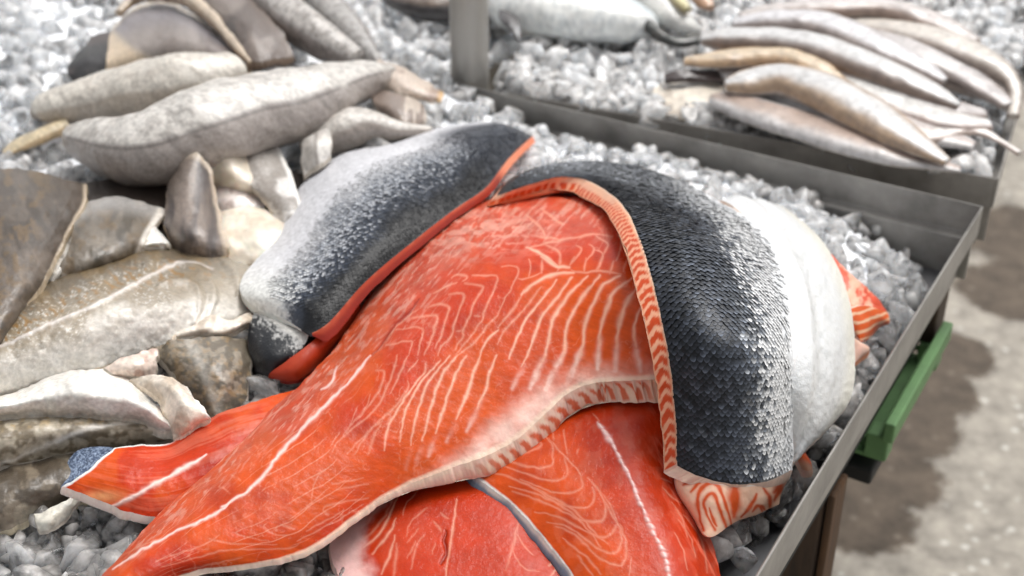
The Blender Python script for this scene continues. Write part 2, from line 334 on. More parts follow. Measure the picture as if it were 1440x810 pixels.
# table frame below the trays: two long rails, legs
fr = thing('table_frame', tp(.6, .3, 0), 'dark timber table frame and leg carrying the fish trays', 'table')
for b0 in (.05, LB - .08):
    V, F = bar(tp(.012, b0, 0), tp(LA, b0, 0), .025, ZF - .065, ZF - .006); o = mesh('rail', V, F, M_WOOD, fr, smooth=False); bevel(o, .003)
for a0 in (.045, LA - .05):
    V, F = bar(tp(a0, .08, 0), tp(a0, LB - .11, 0), .02, ZF - .063, ZF - .007); o = mesh('rail', V, F, M_DARK, fr, smooth=False); bevel(o, .003)
V, F = bar(tp(.45, -.55, 0), tp(LA, -.55, 0), .025, ZF - .065, ZF - .006); o = mesh('rail', V, F, M_WOOD, fr, smooth=False); bevel(o, .003)
LEG = at(1138, 700, .70)
def leg(x, y, zt=ZF - .066):
    h = .022; c, s = TU[:2], TV[:2]
    pl = [np.array([x, y]) + c * i * h + s * j * h for i, j in ((-1, -1), (1, -1), (1, 1), (-1, 1))]
    V = [(*p, 0) for p in pl] + [(*p, zt) for p in pl]
    o = mesh('leg', V, [(0, 1, 2, 3), (7, 6, 5, 4), (0, 4, 5, 1), (1, 5, 6, 2), (2, 6, 7, 3), (3, 7, 4, 0)], M_WOOD, fr, smooth=False); bevel(o, .004)
    e = [pl[0] - c * .002, pl[3] - c * .002, pl[3] - c * .010, pl[0] - c * .010]
    V = [(*p, 0) for p in e] + [(*p, zt - .004) for p in e]
    f = mesh('facing_strip', V, [(3, 2, 1, 0), (4, 5, 6, 7), (0, 1, 5, 4), (1, 2, 6, 5), (2, 3, 7, 6), (3, 0, 4, 7)], M_WOODO, o, smooth=False); bevel(f, .003)
leg(LEG[0], LEG[1])
for a0, b0 in ((LA - .06, .06), (LA - .06, LB - .1), (.55, -.55), (LA - .06, -.6)):
    q = tp(a0, b0, 0); leg(q[0], q[1])

# crates under the table
def crate(name, a0, a1, b0, b1, z0, z1, m, label, grp=None):
    t = thing(name, tp((a0 + a1) / 2, (b0 + b1) / 2, z0), label, 'crate', grp); th = .012
    def box(nm, aa0, aa1, bb0, bb1, zz0, zz1, par=t):
        V = [tp(x, y, z) for z in (zz0, zz1) for x, y in ((aa0, bb0), (aa1, bb0), (aa1, bb1), (aa0, bb1))]
        o = mesh(nm, V, [(0, 1, 2, 3), (7, 6, 5, 4), (0, 4, 5, 1), (1, 5, 6, 2), (2, 6, 7, 3), (3, 7, 4, 0)], m, par, smooth=False); bevel(o, .002); return o
    box('base', a0 + th, a1 - th, b0 + th, b1 - th, z0, z0 + .01)
    for (x0, x1, y0, y1, nm) in ((a0, a0 + th, b0 + th, b1 - th, 'side'), (a1 - th, a1, b0 + th, b1 - th, 'side'), (a0, a1, b0, b0 + th, 'end'), (a0, a1, b1 - th, b1, 'end')):
        for k in range(3):                      # three bands with hand gaps between, as on a fish crate
            h = (z1 - z0) / 3
            box(nm + '_board', x0, x1, y0, y1, z0 + h * k + (.006 if k else 0), z0 + h * (k + 1) - .006)
    for x, y in ((a0 - .003, b0 - .003), (a1 - .022, b0 - .003), (a1 - .022, b1 - .022), (a0 - .003, b1 - .022)): box('corner_post', x, x + .025, y, y + .025, z0 + .003, z1 - .003)
    box('rim', a0 - .008, a0 + .004, b0 - .008, b1 + .008, z1 - .005, z1 + .02)
    box('rim', a1 - .004, a1 + .008, b0 - .008, b1 + .008, z1 - .005, z1 + .02)
    return t
bE = float(tray_ab(at(1203, 622, .715))[1])
crate('plastic_crate', .004, .50, .06, bE, .70, .738, M_GREEN, 'shallow green plastic crate stacked under the right edge of the salmon tray')
V = [tp(x, y, z) for z in (.668, .688) for x, y in ((.012, .05), (.52, .05), (.52, bE + .006), (.012, bE + .006))]
o = mesh('shelf_board', V, [(0, 1, 2, 3), (7, 6, 5, 4), (0, 4, 5, 1), (1, 5, 6, 2), (2, 6, 7, 3), (3, 7, 4, 0)], M_DARK, fr, smooth=False); bevel(o, .003)
for bb in (.08, bE - .03):
    V, F = bar(tp(.52, bb, 0), tp(LA - .06, bb, 0), .018, .668, .687); o = mesh('shelf_rail', V, F, M_DARK, fr, smooth=False)
for bb in (.07, bE - .012):
    V, F = bar(tp(.50, bb, 0), tp(.53, bb, 0), .012, .686, ZF - .05); o = mesh('hanger', V, F, M_DARK, fr, smooth=False)

# ------------------------------------------------------------------ sheets (fillets, flaps)
def G3(rows, lay=0.):
    """rows of (px,py[,dz]) -> array (px,py,z) standing lay above the pile"""
    g = np.array([[(p[0], p[1], p[2] if len(p) > 2 else 0.) for p in r] for r in rows], float)
    g[..., 2] += pile(g[..., 0], g[..., 1]) + lay; return g
def grid(G, nu, nv): 
    Wu, Wv = spl_basis(G.shape[0], nu), spl_basis(G.shape[1], nv)
    return np.einsum('ir,rck,jc->ijk', Wu, G, Wv)
def normals(P):
    du = np.gradient(P, axis=0); dv = np.gradient(P, axis=1); n = np.cross(du, dv); n /= np.linalg.norm(n, axis=-1, keepdims=True) + 1e-12
    f = (n * (CAMP - P)).sum(-1).mean() < 0
    return (-n if f else n), f
class Sheet:
    def __init__(s, G, nu, nv, relief=None, noise=.0012, nsc=.02, seed=0., rag=0.):
        g = grid(G, nu, nv)
        if rag:
            uu, vv = np.meshgrid(np.linspace(0, 1, nu), np.linspace(0, 1, nv), indexing='ij'); bd = np.exp(-np.minimum(np.minimum(uu, 1 - uu), np.minimum(vv, 1 - vv)) / .07)
            a, b = g[..., 0].copy(), g[..., 1].copy()
            g[..., 0] += (fbm(a * .07, b * .07, seed + 31., 4) - .5) * 2 * rag * bd; g[..., 1] += (fbm(a * .07, b * .07, seed + 57., 4) - .5) * 2 * rag * bd
        s.px, s.py = g[..., 0], g[..., 1]; s.P = at(s.px, s.py, g[..., 2]); s.N, s.flip = normals(s.P)
        s.u, s.v = np.meshgrid(np.linspace(0, 1, nu), np.linspace(0, 1, nv), indexing='ij'); s.nu, s.nv = nu, nv
        d = (fbm(s.px * nsc, s.py * nsc, seed, 4) - .5) * 2 * noise
        if relief is not None: d = d + relief
        s.P0 = s.P; s.P = s.P + s.N * d[..., None]
    def top(s, name, mat, parent, col):
        return mesh(name, s.P.reshape(-1, 3), quads(s.nu, s.nv, 0, s.flip), mat, parent, col.reshape(-1, col.shape[-1]))
    def edge(s, name, mat, parent, off, colfn, m=7, bulge=.15, lines=None):
        """wall round the border from the top surface down by off(px,py,u,v) -> vector, plus the under side"""
        iu = np.r_[np.arange(s.nu - 1), np.full(s.nv - 1, s.nu - 1), np.arange(s.nu - 1, 0, -1), np.zeros(s.nv - 1, int)]
        iv = np.r_[np.zeros(s.nu - 1, int), np.arange(s.nv - 1), np.full(s.nu - 1, s.nv - 1), np.arange(s.nv - 1, 0, -1)]
        B = s.P[iu, iv]; O = off(s, iu, iv) * (.85 + .3 * fbm(s.px[iu, iv] * .05, s.py[iu, iv] * .05, 3., 3))[:, None]; L = len(B)
        T = np.roll(B, -1, 0) - np.roll(B, 1, 0); T /= np.linalg.norm(T, axis=1, keepdims=True) + 1e-9
        outw = np.cross(T, s.N[iu, iv]); cen = s.P.mean((0, 1)); outw *= np.sign((outw * (B - cen)).sum(1))[:, None]
        w = np.linspace(0, 1, m); th = np.linalg.norm(O, axis=1)
        R = B[None] + O[None] * w[:, None, None] + (outw * th[:, None] * bulge)[None] * (np.sin(np.pi * w) ** .7)[:, None, None]
        sl = np.r_[0, np.cumsum(np.linalg.norm(np.diff(B, axis=0), axis=1))]
        c = colfn(np.broadcast_to(sl, (m, L)), np.broadcast_to(w[:, None], (m, L)), np.broadcast_to(iu, (m, L)) / (s.nu - 1), np.broadcast_to(iv, (m, L)) / (s.nv - 1))
        i = np.arange(m * L).reshape(m, L); q = np.stack([i[:-1], np.roll(i, -1, 1)[:-1], np.roll(i, -1, 1)[1:], i[1:]], -1).reshape(-1, 4)
        V = R.reshape(-1, 3)
        # under side: coarse grid with the same corners, pulled to the offset border
        ku = np.unique(np.linspace(0, s.nu - 1, 36).astype(int)); kv = np.unique(np.linspace(0, s.nv - 1, 28).astype(int))
        OM = off(s, np.repeat(ku, len(kv)), np.tile(kv, len(ku))).reshape(len(ku), len(kv), 3)
        inn = np.minimum(np.minimum(ku, s.nu - 1 - ku)[:, None] / s.nu, np.minimum(kv, s.nv - 1 - kv)[None] / s.nv); wq = sst(0, .05, inn)[..., None]
        Bt = s.P[np.ix_(ku, kv)] + OM * (1 - wq) - s.N[np.ix_(ku, kv)] * np.linalg.norm(OM, axis=-1, keepdims=True) * wq
        q2 = quads(len(ku), len(kv), len(V), not s.flip)
        cb = colfn(np.zeros(Bt.shape[:2]), np.ones(Bt.shape[:2]), np.broadcast_to((ku / (s.nu - 1))[:, None], Bt.shape[:2]), np.broadcast_to((kv / (s.nv - 1))[None], Bt.shape[:2]))
        if s.flip: q = q[:, ::-1]
        return mesh(name, np.r_[V, Bt.reshape(-1, 3)], np.r_[q, q2], mat, parent, np.r_[c.reshape(-1, c.shape[-1]), cb.reshape(-1, cb.shape[-1])])
def const_off(v, wu=None):
    v = np.array(v, float)
    def f(s, iu, iv):
        k = np.ones(len(iu)) if wu is None else wu(iu / (s.nu - 1), iv / (s.nv - 1))
        return v[None] * k[:, None]
    return f
def norm_off(th):
    def f(s, iu, iv):
        k = th(iu / (s.nu - 1), iv / (s.nv - 1)) if callable(th) else th
        return -s.N[iu, iv] * np.asarray(k * np.ones(len(iu)))[:, None]
    return f
def basept(G):
    p = at(G[..., 0].mean(), G[..., 1].mean(), G[..., 2].min() - .02); return p
def flat(c): return lambda s, w, u, v: np.broadcast_to(np.asarray(c), (*s.shape, 3)).copy()

# colours
RED = srgb(184, 50, 10); ORG = srgb(204, 80, 18); DEEP = srgb(150, 29, 7); FAT = srgb(232, 172, 146); PINK = srgb(194, 104, 82); PALE = srgb(238, 198, 184); CREAM = srgb(240, 214, 190); WHITE = srgb(232, 232, 228)
SLATE = srgb(62, 67, 76); DKS = srgb(30, 33, 40); SILV = srgb(220, 222, 224)

# ================================================================== SALMON FILLET A (flesh up, centre)
LA_ = crop(700, 360, 5.7875, [
 (1.6, [(615,130),(490,140),(380,175),(270,240),(190,310)]), (1.0, [(190,310),(150,400),(90,470),(0,580)]),
 (1.0, [(350,250),(260,370),(170,480),(60,600),(0,720)]), (1.2, [(480,190),(400,300),(270,460),(200,570),(130,740),(90,840)]),
 (1.5, [(600,170),(480,340),(370,470),(320,600),(250,790),(200,900)]), (1.7, [(730,165),(600,290),(500,430),(430,580),(400,760),(340,900)]),
 (1.8, [(830,160),(690,330),(600,480),(550,620),(540,780),(480,900)]), (1.9, [(990,165),(850,250),(760,420),(710,560),(690,740),(640,860)]),
 (1.9, [(1090,180),(960,280),(890,420),(840,600),(830,720)]), (2.2, [(1120,270),(1040,400),(980,600),(970,740)]), (1.6, [(1170,400),(1130,500),(1110,620),(1130,740)]),
 (1.9, [(350,0),(440,60),(500,85),(585,88)]), (.8, [(500,0),(505,60),(480,120)]), (.8, [(625,10),(590,70)]), (.9, [(725,20),(700,130)]), (1.0, [(855,0),(840,50),(800,120)]), (1.0, [(940,50),(915,140)]), (.9, [(1050,40),(1020,125)]),
 (.8, [(600,110),(700,135),(850,125),(1000,150)]), (.7, [(250,20),(265,90),(250,180)]), (.7, [(360,30),(360,140)]), (.7, [(30,85),(160,95),(130,220),(40,380),(0,470)]), (.6, [(160,180),(250,180),(350,130)])])
LA_ += crop(460, 500, 5.7875, [
 (1.7, [(1380,0),(1310,180),(1290,280),(1220,430)]), (1.7, [(1240,0),(1180,180),(1120,360),(1050,520)]), (1.6, [(1130,0),(1040,170),(980,330),(930,490),(885,630)]),
 (1.5, [(1060,0),(930,170),(870,340),(830,480),(775,690)]), (1.2, [(1000,0),(830,210),(770,360),(720,520),(680,730)]), (1.1, [(920,40),(780,200),(660,400),(620,530),(590,700)]),
 (1.1, [(800,130),(680,280),(560,460),(490,620),(465,770)]), (.8, [(660,210),(640,300),(530,440),(370,590),(160,800)]), (.8, [(650,0),(590,150),(520,300)]), (.8, [(570,0),(540,120),(480,280),(370,460),(150,640),(40,790)]),
 (.8, [(400,120),(460,130),(450,220),(390,340),(280,470),(130,640)]), (.7, [(350,310),(310,430),(240,530)]), (.8, [(450,540),(340,620),(230,800)]), (1.0, [(440,560),(370,680),(335,810)]), (.6, [(100,620),(30,740)]), (.6, [(240,420),(190,560),(140,650)]),
 (.7, [(740,30),(660,130)]), (.8, [(800,50),(800,120),(760,180)])])
LA_ += crop(460, 360, 5.7875, [
 (.9, [(1120,220),(1250,240),(1260,280),(1190,400),(1160,500),(1110,600),(1105,650),(1040,760)]), (.8, [(990,310),(1110,310),(1095,400),(1040,530),(1010,650),(930,740),(900,810)]), (.8, [(820,410),(950,390),(990,440),(960,540),(920,660),(880,750)]),
 (.9, [(690,500),(880,480),(880,560),(850,670),(790,800)]), (.7, [(560,600),(760,580),(770,660),(735,800)]), (.7, [(480,730),(650,690),(690,705),(660,800)]), (.8, [(1380,160),(1380,220),(1320,360),(1270,470),(1250,540),(1050,800)]), (.7, [(1180,155),(1380,160)]),
 (.7, [(740,430),(600,530),(480,680),(370,800)]), (.6, [(1200,490),(1250,490)]), (.5, [(1050,610),(1110,605)]), (.9, [(1389,480),(1300,580),(1200,700),(1060,810)]), (1.1, [(1389,600),(1300,690),(1240,810)]),
 (.7, [(1010,180),(1060,150),(1140,170),(1100,200)]), (.6, [(860,300),(960,250),(1060,210)])])
LA_ += crop(740, 250, 6.75, [(1.0, [(20,670),(180,630),(350,590),(540,555),(680,545),(820,560)]), (1.5, [(0,665),(100,700),(200,760),(290,820)]), (.8, [(180,640),(270,680),(320,740),(310,810)]), (.7, [(480,650),(520,690),(440,800)]), (.7, [(600,640),(640,680),(620,740),(560,800)]), (.8, [(660,560),(740,610),(780,650),(730,740)]), (.7, [(900,620),(890,700),(850,800)]),
 (.8, [(0,340),(80,420),(160,510),(170,560)]), (.8, [(140,300),(240,370),(340,440)]), (.8, [(100,550),(200,570),(320,590)]), (.6, [(640,690),(720,720),(730,780)])])
LA_ += crop(140, 660, 3.79, [(.7, [(300,490),(420,450),(560,400),(640,350)]), (.7, [(330,520),(520,470),(700,430),(960,425),(1060,400)]), (.6, [(590,370),(700,395),(940,400)]), (.6, [(760,320),(740,345),(900,385)]), (.6, [(890,290),(880,310),(930,345),(1000,350)]),
 (.6, [(450,540),(620,500),(760,470)]), (.9, [(970,295),(1040,315)]), (.8, [(1190,215),(1215,240),(1195,210),(1290,175),(1430,155)]), (.6, [(1010,270),(1100,200),(1220,100)]), (.6, [(1130,180),(1150,60),(1210,0)]), (.7, [(1240,80),(1400,50)]), (.7, [(1260,110),(1430,80)]), (.7, [(1100,330),(1300,220)]), (.6, [(1050,380),(1250,280),(1400,190)]),
 (.6, [(60,500),(180,430),(330,370)]), (.6, [(280,280),(330,180),(420,60)]), (.6, [(440,150),(520,90),(620,40)]), (.6, [(500,120),(560,70)]), (.5, [(640,90),(700,130)]), (.5, [(700,30),(750,60)])])
LATA = [(1.2, [(520,500),(500,525),(487,542)]), (1.5, [(490,538),(471,556),(451,578),(429,599),(412,619)]), (2.5, [(440,588),(412,619),(396,637),(380,658)]), (1.7, [(390,646),(362,678),(338,698),(311,713)]), (1.2, [(330,702),(290,730),(245,750),(219,765)]), (1.3, [(240,752),(200,775),(160,800)]), (1.1, [(474,515),(470,530),(463,542),(452,548)])]
rowsA = [
 [(70,880,-.01),(85,882),(105,884),(125,886),(150,888,-.004)],
 [(140,812,-.012),(160,810,.002),(185,811,.004),(210,813,.002),(240,816,-.004)],
 [(215,733,-.014),(238,745,.004),(265,762,.007),(295,780,.004),(330,796,-.004)],
 [(300,645,-.016),(330,668,.006),(362,700,.010),(395,738,.006),(430,775,-.004)],
 [(398,562,-.02),(425,590,.006),(455,632,.012),(480,678,.008),(502,726,-.003)],
 [(478,480,-.022),(505,515,.008),(532,565,.014),(555,622,.010),(575,682,-.002)],
 [(532,398,-.024),(560,440,.008),(592,500,.014),(625,570,.010),(658,650,0)],
 [(598,328,-.024),(628,372,.006),(664,438,.012),(700,520,.010),(735,612,0)],
 [(676,284,-.022),(702,325,.002),(734,392,.010),(768,470,.009),(800,553,0)],
 [(765,272,-.024),(785,310,-.002),(812,378,.006),(840,455,.007),(868,536,0)],
 [(850,284,-.028),(865,315,-.008),(885,380,.0),(910,455,.003),(935,532,0)],
 [(920,320,-.04),(930,345,-.02),(945,395,-.012),(970,460,-.01),(1000,520,-.008)]]
GA = G3(rowsA, .034)
sA = Sheet(GA, 570, 340, noise=.0018, nsc=.012, seed=1.3, rag=2.2)
px, py, u, v = sA.px, sA.py, sA.u, sA.v
mk = linemask(px, py, LA_, 1.1, 2.); lat = linemask(px, py, LATA, 1.5, 5.)
patch = fbm(px * .012, py * .012, 4.); fine = fbm(px * .11, py * .11, 7., 3)
c = mix(RED, ORG, sst(.35, .7, patch) * .8); c = mix(c, DEEP, sst(.55, .8, fbm(px * .02, py * .02, 11.)) * .55)
c = mix(c, ORG, sst(.45, .8, v) * sst(.3, .55, u) * .6)
# muscle fibres run across each flake
ang = .35; fx = px * math.cos(ang) + py * math.sin(ang); fy = -px * math.sin(ang) + py * math.cos(ang)
fib = vn(fx * .035, fy * .42, 3.) * .6 + vn(fx * .05, fy * .8, 8.) * .4
c = c * (1 + (fib - .5)[..., None] * .22 * sst(.35, .6, v)[..., None])
# paler pinkish tone on the dorsal side, streaked along the fillet
dors = (1 - sst(.16, .42, v + (patch - .5) * .25)) * sst(.05, .2, u)
strk = fbm((px * .62 + py * .78) * .25, (px * .78 - py * .62) * .05, 2., 3)
c = mix(c, PINK, dors * (.30 + .35 * sst(.42, .62, strk)))
topz = np.exp(-(((px - 665) / 95) ** 2 + ((py - 322) / 34) ** 2))  # crest patch where a pale sky reflection is painted on the wet flesh
dl = px * .66 + py * -.75; dc = px * .75 + py * .66
frost_sheen = np.clip(dors * sst(.52, .68, fbm(dl * .07, dc * .33, 21., 4)) * .8 + topz * sst(.5, .60, fbm(px * .07, py * .19, 31., 4)), 0, 1)
c = mix(c, srgb(214, 156, 138), frost_sheen * .7)
# thin whitish streaks over the whole face
vein = np.abs(fbm(px * .035, py * .03, 51., 4) - .5); vein = (1 - sst(0, .018, vein)) * sst(.45, .6, fbm(px * .02, py * .02, 61.))
tailw = (1 - sst(.32, .5, u)); tl_ = np.abs(((v * 13 + fbm(u * 14, v * 2, 9.) * 1.6) % 1) - .5); tl_ = (1 - sst(.0, .09, tl_)) * tailw * sst(.35, .62, fbm(u * 20, v * 5, 13.))
# pale belly fat
bnd = np.interp(px, [480,545,600,650,690,760,800,860,960], [760,668,640,606,566,512,496,488,492])
wide = []
for w_l, p_l in LA_:
    e = np.array(p_l[-1]); d_ = e - np.array(p_l[-2]); b_e = float(np.interp(e[0], [480,545,600,650,690,760,800,860,960], [760,668,640,606,566,512,496,488,492]))
    if w_l >= 1.1 and abs(e[1] - b_e) < 45: wide.append((4.6, [tuple(np.array(p_l[-2])), tuple(e), tuple(e + d_ / (np.linalg.norm(d_) + 1e-6) * 34)]))
mkw = linemask(px, py, wide, 1.0, 3.)
belly = np.clip(sst(6, 62, py - bnd + (fine - .5) * 10) + .9 * mkw * sst(-26, 14, py - bnd), 0, 1) * sst(.42, .54, u + (fine - .5) * .05)
redbits = .5 * sst(.64, .74, fbm(px * .035, py * .05, 44.)) * (1 - sst(20, 48, py - bnd))
c = mix(c, mix(PALE, PINK, sst(.4, .75, fbm(px * .03, py * .03, 3.)) * .5), belly * (1 - .8 * redbits))
c = mix(c, FAT, np.clip(mk * 1.0, 0, 1) * (.6 + .4 * sst(.3, .6, u)) * (1 - belly * .7))
c = mix(c, FAT, np.clip(vein * .22 + tl_ * .38, 0, .7) * (1 - belly))
c = mix(c, srgb(236, 196, 186), np.clip(lat * 1.15, 0, 1))
crack = linemask(px, py, crop(460, 360, 5.7875, [(2.2, [(740,345),(660,450),(560,540),(470,670),(370,800)])]), 1.2, 8.)
c = mix(c, DEEP * .8, crack * .75)
edgew = sst(.972, .992, v); c = mix(c, CREAM, edgew * .7)
rl = -mk * .0001 + lat * .0004 - crack * .001 + (fine - .5) * .0003 + frost_sheen * .0002 + (fib - .5) * .00008 + topz * (fbm(px * .05, py * .08, 31., 3) - .5) * .006
sA.P = sA.P + sA.N * rl[..., None]
TA = thing('salmon_fillet', basept(GA), 'large orange salmon fillet lying flesh side up across the middle of the pile', 'salmon fillet', 'salmon fillets piled in the tray')
sA.top('flesh', M_FLESH, TA, c)
def edgeA(s, w, uu, vv):
    st = .5 + .5 * np.sin(2 * np.pi * (s / .0115 + w * .9 - .5 * np.abs(w - .5) + (fbm(s * 60, w * 1.5, 9., 3) - .5) * .6)) * (.75 + .5 * vn(s * 70, w, 1.))
    on = sst(.52, .60, uu) * (1 - sst(.86, .9, uu)) * sst(.9, 1, vv)
    base = mix(np.broadcast_to(CREAM, (*s.shape, 3)), np.broadcast_to(PALE, (*s.shape, 3)), vn(s * 90, w * 2, 2.))
    o = mix(base, np.broadcast_to(ORG * 1.05, (*s.shape, 3)), on * .85 * sst(.30, .75, st) * sst(.06, .22, w) * (1 - sst(.9, 1., w)))
    o = mix(o, np.broadcast_to(srgb(232, 206, 172), (*s.shape, 3)), sst(.85, .95, uu) * .8)
    o = mix(o, np.broadcast_to(RED, (*s.shape, 3)), (1 - sst(.4, .52, uu)) * .0 + (vv < .5) * .9)
    return o
def thA(s, iu, iv):
    uu, vv = iu / (s.nu - 1), iv / (s.nv - 1)
    k = .004 + .0145 * sst(.40, .62, uu) + .003 * sst(.8, 1, uu); o = np.zeros((len(iu), 3)); o[:, 2] = -k; o[:, 1] = -.25 * k * sst(.5, 1, vv); o[:, 0] = .25 * k * sst(.5, 1, vv); return o
sA.edge('cut_edge', M_CUT, TA, thA, edgeA, 9, .12)

# ================================================================== D and E: fillets under A at the front
rowsD = [
 [(835,870,-.004),(880,870,.006),(930,870,.008),(980,870,.004),(1025,865,-.02)],
 [(805,811,-.004),(858,808,.006),(915,810,.009),(970,815,.006),(1014,815,-.02)],
 [(762,755,-.004),(825,748,.006),(890,750,.009),(950,755,.007),(998,752,-.018)],
 [(715,705,-.004),(788,693,.005),(860,692,.008),(920,692,.006),(975,690,-.012)],
 [(666,667,-.004),(748,643,.002),(830,632,.004),(900,627,.004),(960,625,-.008)],
 [(655,625,-.01),(740,592,-.008),(820,572,-.006),(900,560,-.006),(960,556,-.01)],
 [(690,570,-.026),(760,545,-.024),(840,522,-.022),(900,512,-.02),(970,500,-.02)]]
GD = G3(rowsD, .024); sD = Sheet(GD, 300, 270, noise=.0010, nsc=.012, seed=7., rag=1.5)
px, py, u, v = sD.px, sD.py, sD.u, sD.v
LD = crop(680, 670, 4.235, [(.9,[(220,10),(400,85),(520,95),(590,60),(580,0)]),(.9,[(150,60),(330,110),(480,170),(600,185),(655,140),(650,60)]),(1.,[(170,90),(400,170),(560,250),(680,270),(725,230),(720,150),(690,80)]),(.9,[(300,210),(450,240),(600,320),(720,360),(780,310),(790,260)]),
 (.9,[(380,270),(520,310),(640,400),(760,455),(820,400),(800,280),(720,110)]),(.9,[(430,300),(560,360),(680,480),(790,525),(830,520),(850,410),(810,280)]),(.9,[(470,370),(600,470),(700,580)]),(.9,[(560,470),(650,590)]),(.8,[(60,-20),(230,30),(420,130),(560,220),(660,330),(740,400)]),(.8,[(0,-30),(200,20),(380,120),(540,230),(650,350),(700,420)]),(.8,[(620,0),(690,90),(760,220),(830,340),(850,420)]),
 (.6,[(880,480),(870,590)]),(.6,[(1060,10),(1120,40)]),(.7,[(1070,70),(1110,110),(1180,160)]),(.6,[(1120,150),(1180,250),(1210,360)]),(.6,[(1160,260),(1240,380),(1260,480)]),(.6,[(1190,230),(1280,340),(1320,470),(1330,580)]),(.6,[(1140,330),(1190,440),(1220,560)])])
LD += crop(660, 540, 5.7875, [(.8,[(570,470),(570,510),(420,570),(300,580)]),(.9,[(610,420),(670,490),(680,570),(670,650),(560,680),(400,650),(260,610)]),(.8,[(770,580),(800,690),(770,760),(620,780),(440,720),(200,640)]),(.7,[(650,440),(760,570),(880,700),(930,810)]),(.6,[(1010,240),(1060,300)]),(.7,[(770,370),(790,560)]),(.6,[(890,530),(870,570)]),(.6,[(680,380),(690,450)])])
LATD = [(2.0,[(840,595),(852,611),(866,632)]),(2.0,[(862,628),(876,651),(886,675)]),(2.8,[(886,673),(897,700),(906,720)]),(3.6,[(905,716),(914,738),(923,757)]),(3.6,[(922,755),(933,777),(938,797),(942,815)])]
mk = linemask(px, py, LD, 1.2, 4.); lat = linemask(px, py, LATD, 1.2, 6.)
bead = .55 + .45 * np.sin(py * .62 + 2 * vn(px * .1, py * .1)) ; lat = lat * (.45 + .55 * sst(.1, .6, bead) + .3 * (1 - sst(690, 740, py)))
fine = fbm(px * .11, py * .11, 17., 3); patch = fbm(px * .015, py * .015, 24.)
c = mix(RED, ORG, (1 - sst(.25, .6, v)) * .75); c = mix(c, DEEP, sst(.45, .75, patch) * .6); c = mix(c, PINK * .8, sst(.6, .8, fbm(px * .02, py * .02, 2.)) * .12)
stre = fbm((px - py * .5) * .16, py * .03, 5., 3); c = mix(c, srgb(226, 110, 84), sst(.75, .9, v) * sst(.48, .66, stre) * .7)
c = mix(c, FAT, mk * .75); c = mix(c, srgb(240, 205, 200), np.clip(lat, 0, 1)); c = mix(c, FAT, sst(.55, .7, fbm(px * .07, py * .05, 71.)) * .07)
c = mix(c, srgb(214, 208, 202), 1 - sst(.006, .018, v))
sD.P = sD.P + sD.N * (-mk * .0001 + lat * .0012 + (fine - .5) * .00025 + (stre - .5) * .0012 * sst(.7, .9, v))[..., None]
TD = thing('salmon_fillet', basept(GD), 'salmon fillet with beaded white line and silver skin edge, front right under the skin-up one', 'salmon fillet', 'salmon fillets piled in the tray')
sD.top('flesh', M_FLESH, TD, c)
def edgeD(s, w, uu, vv):
    a = np.broadcast_to(srgb(222, 214, 206), (*s.shape, 3)); b = np.broadcast_to(srgb(120, 140, 158), (*s.shape, 3)); k = np.broadcast_to(srgb(46, 52, 60), (*s.shape, 3))
    o = mix(mix(a, b, sst(.05, .35, w + (vn(s * 60, w) - .5) * .4)), k, sst(.55, .85, w)); return mix(o, np.broadcast_to(RED, (*s.shape, 3)), sst(.5, .6, vv))
sD.edge('skin_edge', M_CUT, TD, lambda s, iu, iv: np.stack([-.004 * (iv < s.nv / 2), -.003 + 0 * iu, -.011 + 0 * iu], -1), edgeD, 7, .1)

rowsE = [
 [(490,880,-.006),(570,880,.004),(660,880,.004),(760,880),(860,880,-.004)],
 [(478,812,-.008),(560,811,.004),(640,811,.006),(735,812,.004),(830,812,-.002)],
 [(464,762,-.010),(548,752,.004),(640,748,.006),(725,750,.004),(805,762,-.004)],
 [(505,712,-.010),(572,700,.002),(640,690,.004),(715,690,.002),(775,702,-.008)],
 [(545,668,-.02),(602,650,-.012),(660,640,-.010),(720,640,-.012),(765,650,-.02)]]
GE = G3(rowsE, .012); sE = Sheet(GE, 190, 250, noise=.0010, nsc=.012, seed=9., rag=3)
px, py, u, v = sE.px, sE.py, sE.u, sE.v
LE = crop(460, 660, 5.4, [(1.0,[(450,210),(380,310),(300,400),(220,460)]),(1.0,[(510,190),(440,350),(330,480),(220,560)]),(1.1,[(540,190),(480,330),(400,480),(270,590)]),(1.2,[(520,370),(470,480),(340,640)]),(1.1,[(510,500),(480,640),(410,800)]),(.9,[(530,560),(510,810)]),(.7,[(720,140),(600,260),(580,350)]),(.7,[(760,295),(640,400),(600,510)]),(.7,[(670,550),(610,680)]),(.6,[(690,450),(610,560)]),(.7,[(740,500),(670,600),(640,750)]),
 (1.1,[(990,230),(960,400),(940,580),(910,720),(900,820)]),(.9,[(810,400),(870,470)]),(.9,[(860,330),(920,380)]),(.8,[(190,640),(260,600)]),(.9,[(210,760),(300,740)]),(.6,[(820,560),(800,640)])])
LE += crop(680, 670, 4.235, [(.9,[(215,250),(180,390),(130,560)]),(.7,[(200,340),(250,420),(300,470)]),(.7,[(170,440),(240,540),(330,560)]),(1.2,[(460,480),(390,530)]),(1.2,[(450,530),(400,590)]),(.6,[(260,280),(320,360)])])
mk = linemask(px, py, LE, 1.3, 14.); fine = fbm(px * .11, py * .11, 27., 3)
c = mix(RED, DEEP, sst(.3, .7, fbm(px * .014, py * .014, 3.)) * .55); c = mix(c, srgb(200, 84, 54), sst(.5, .7, fbm(px * .02, py * .012, 13.)) * .2)
c = mix(c, FAT, mk * .7)
pk = 1 - sst(.08, .19, v + (fbm(px * .04, py * .04, 8.) - .5) * .12); c = mix(c, srgb(228, 184, 178), pk)
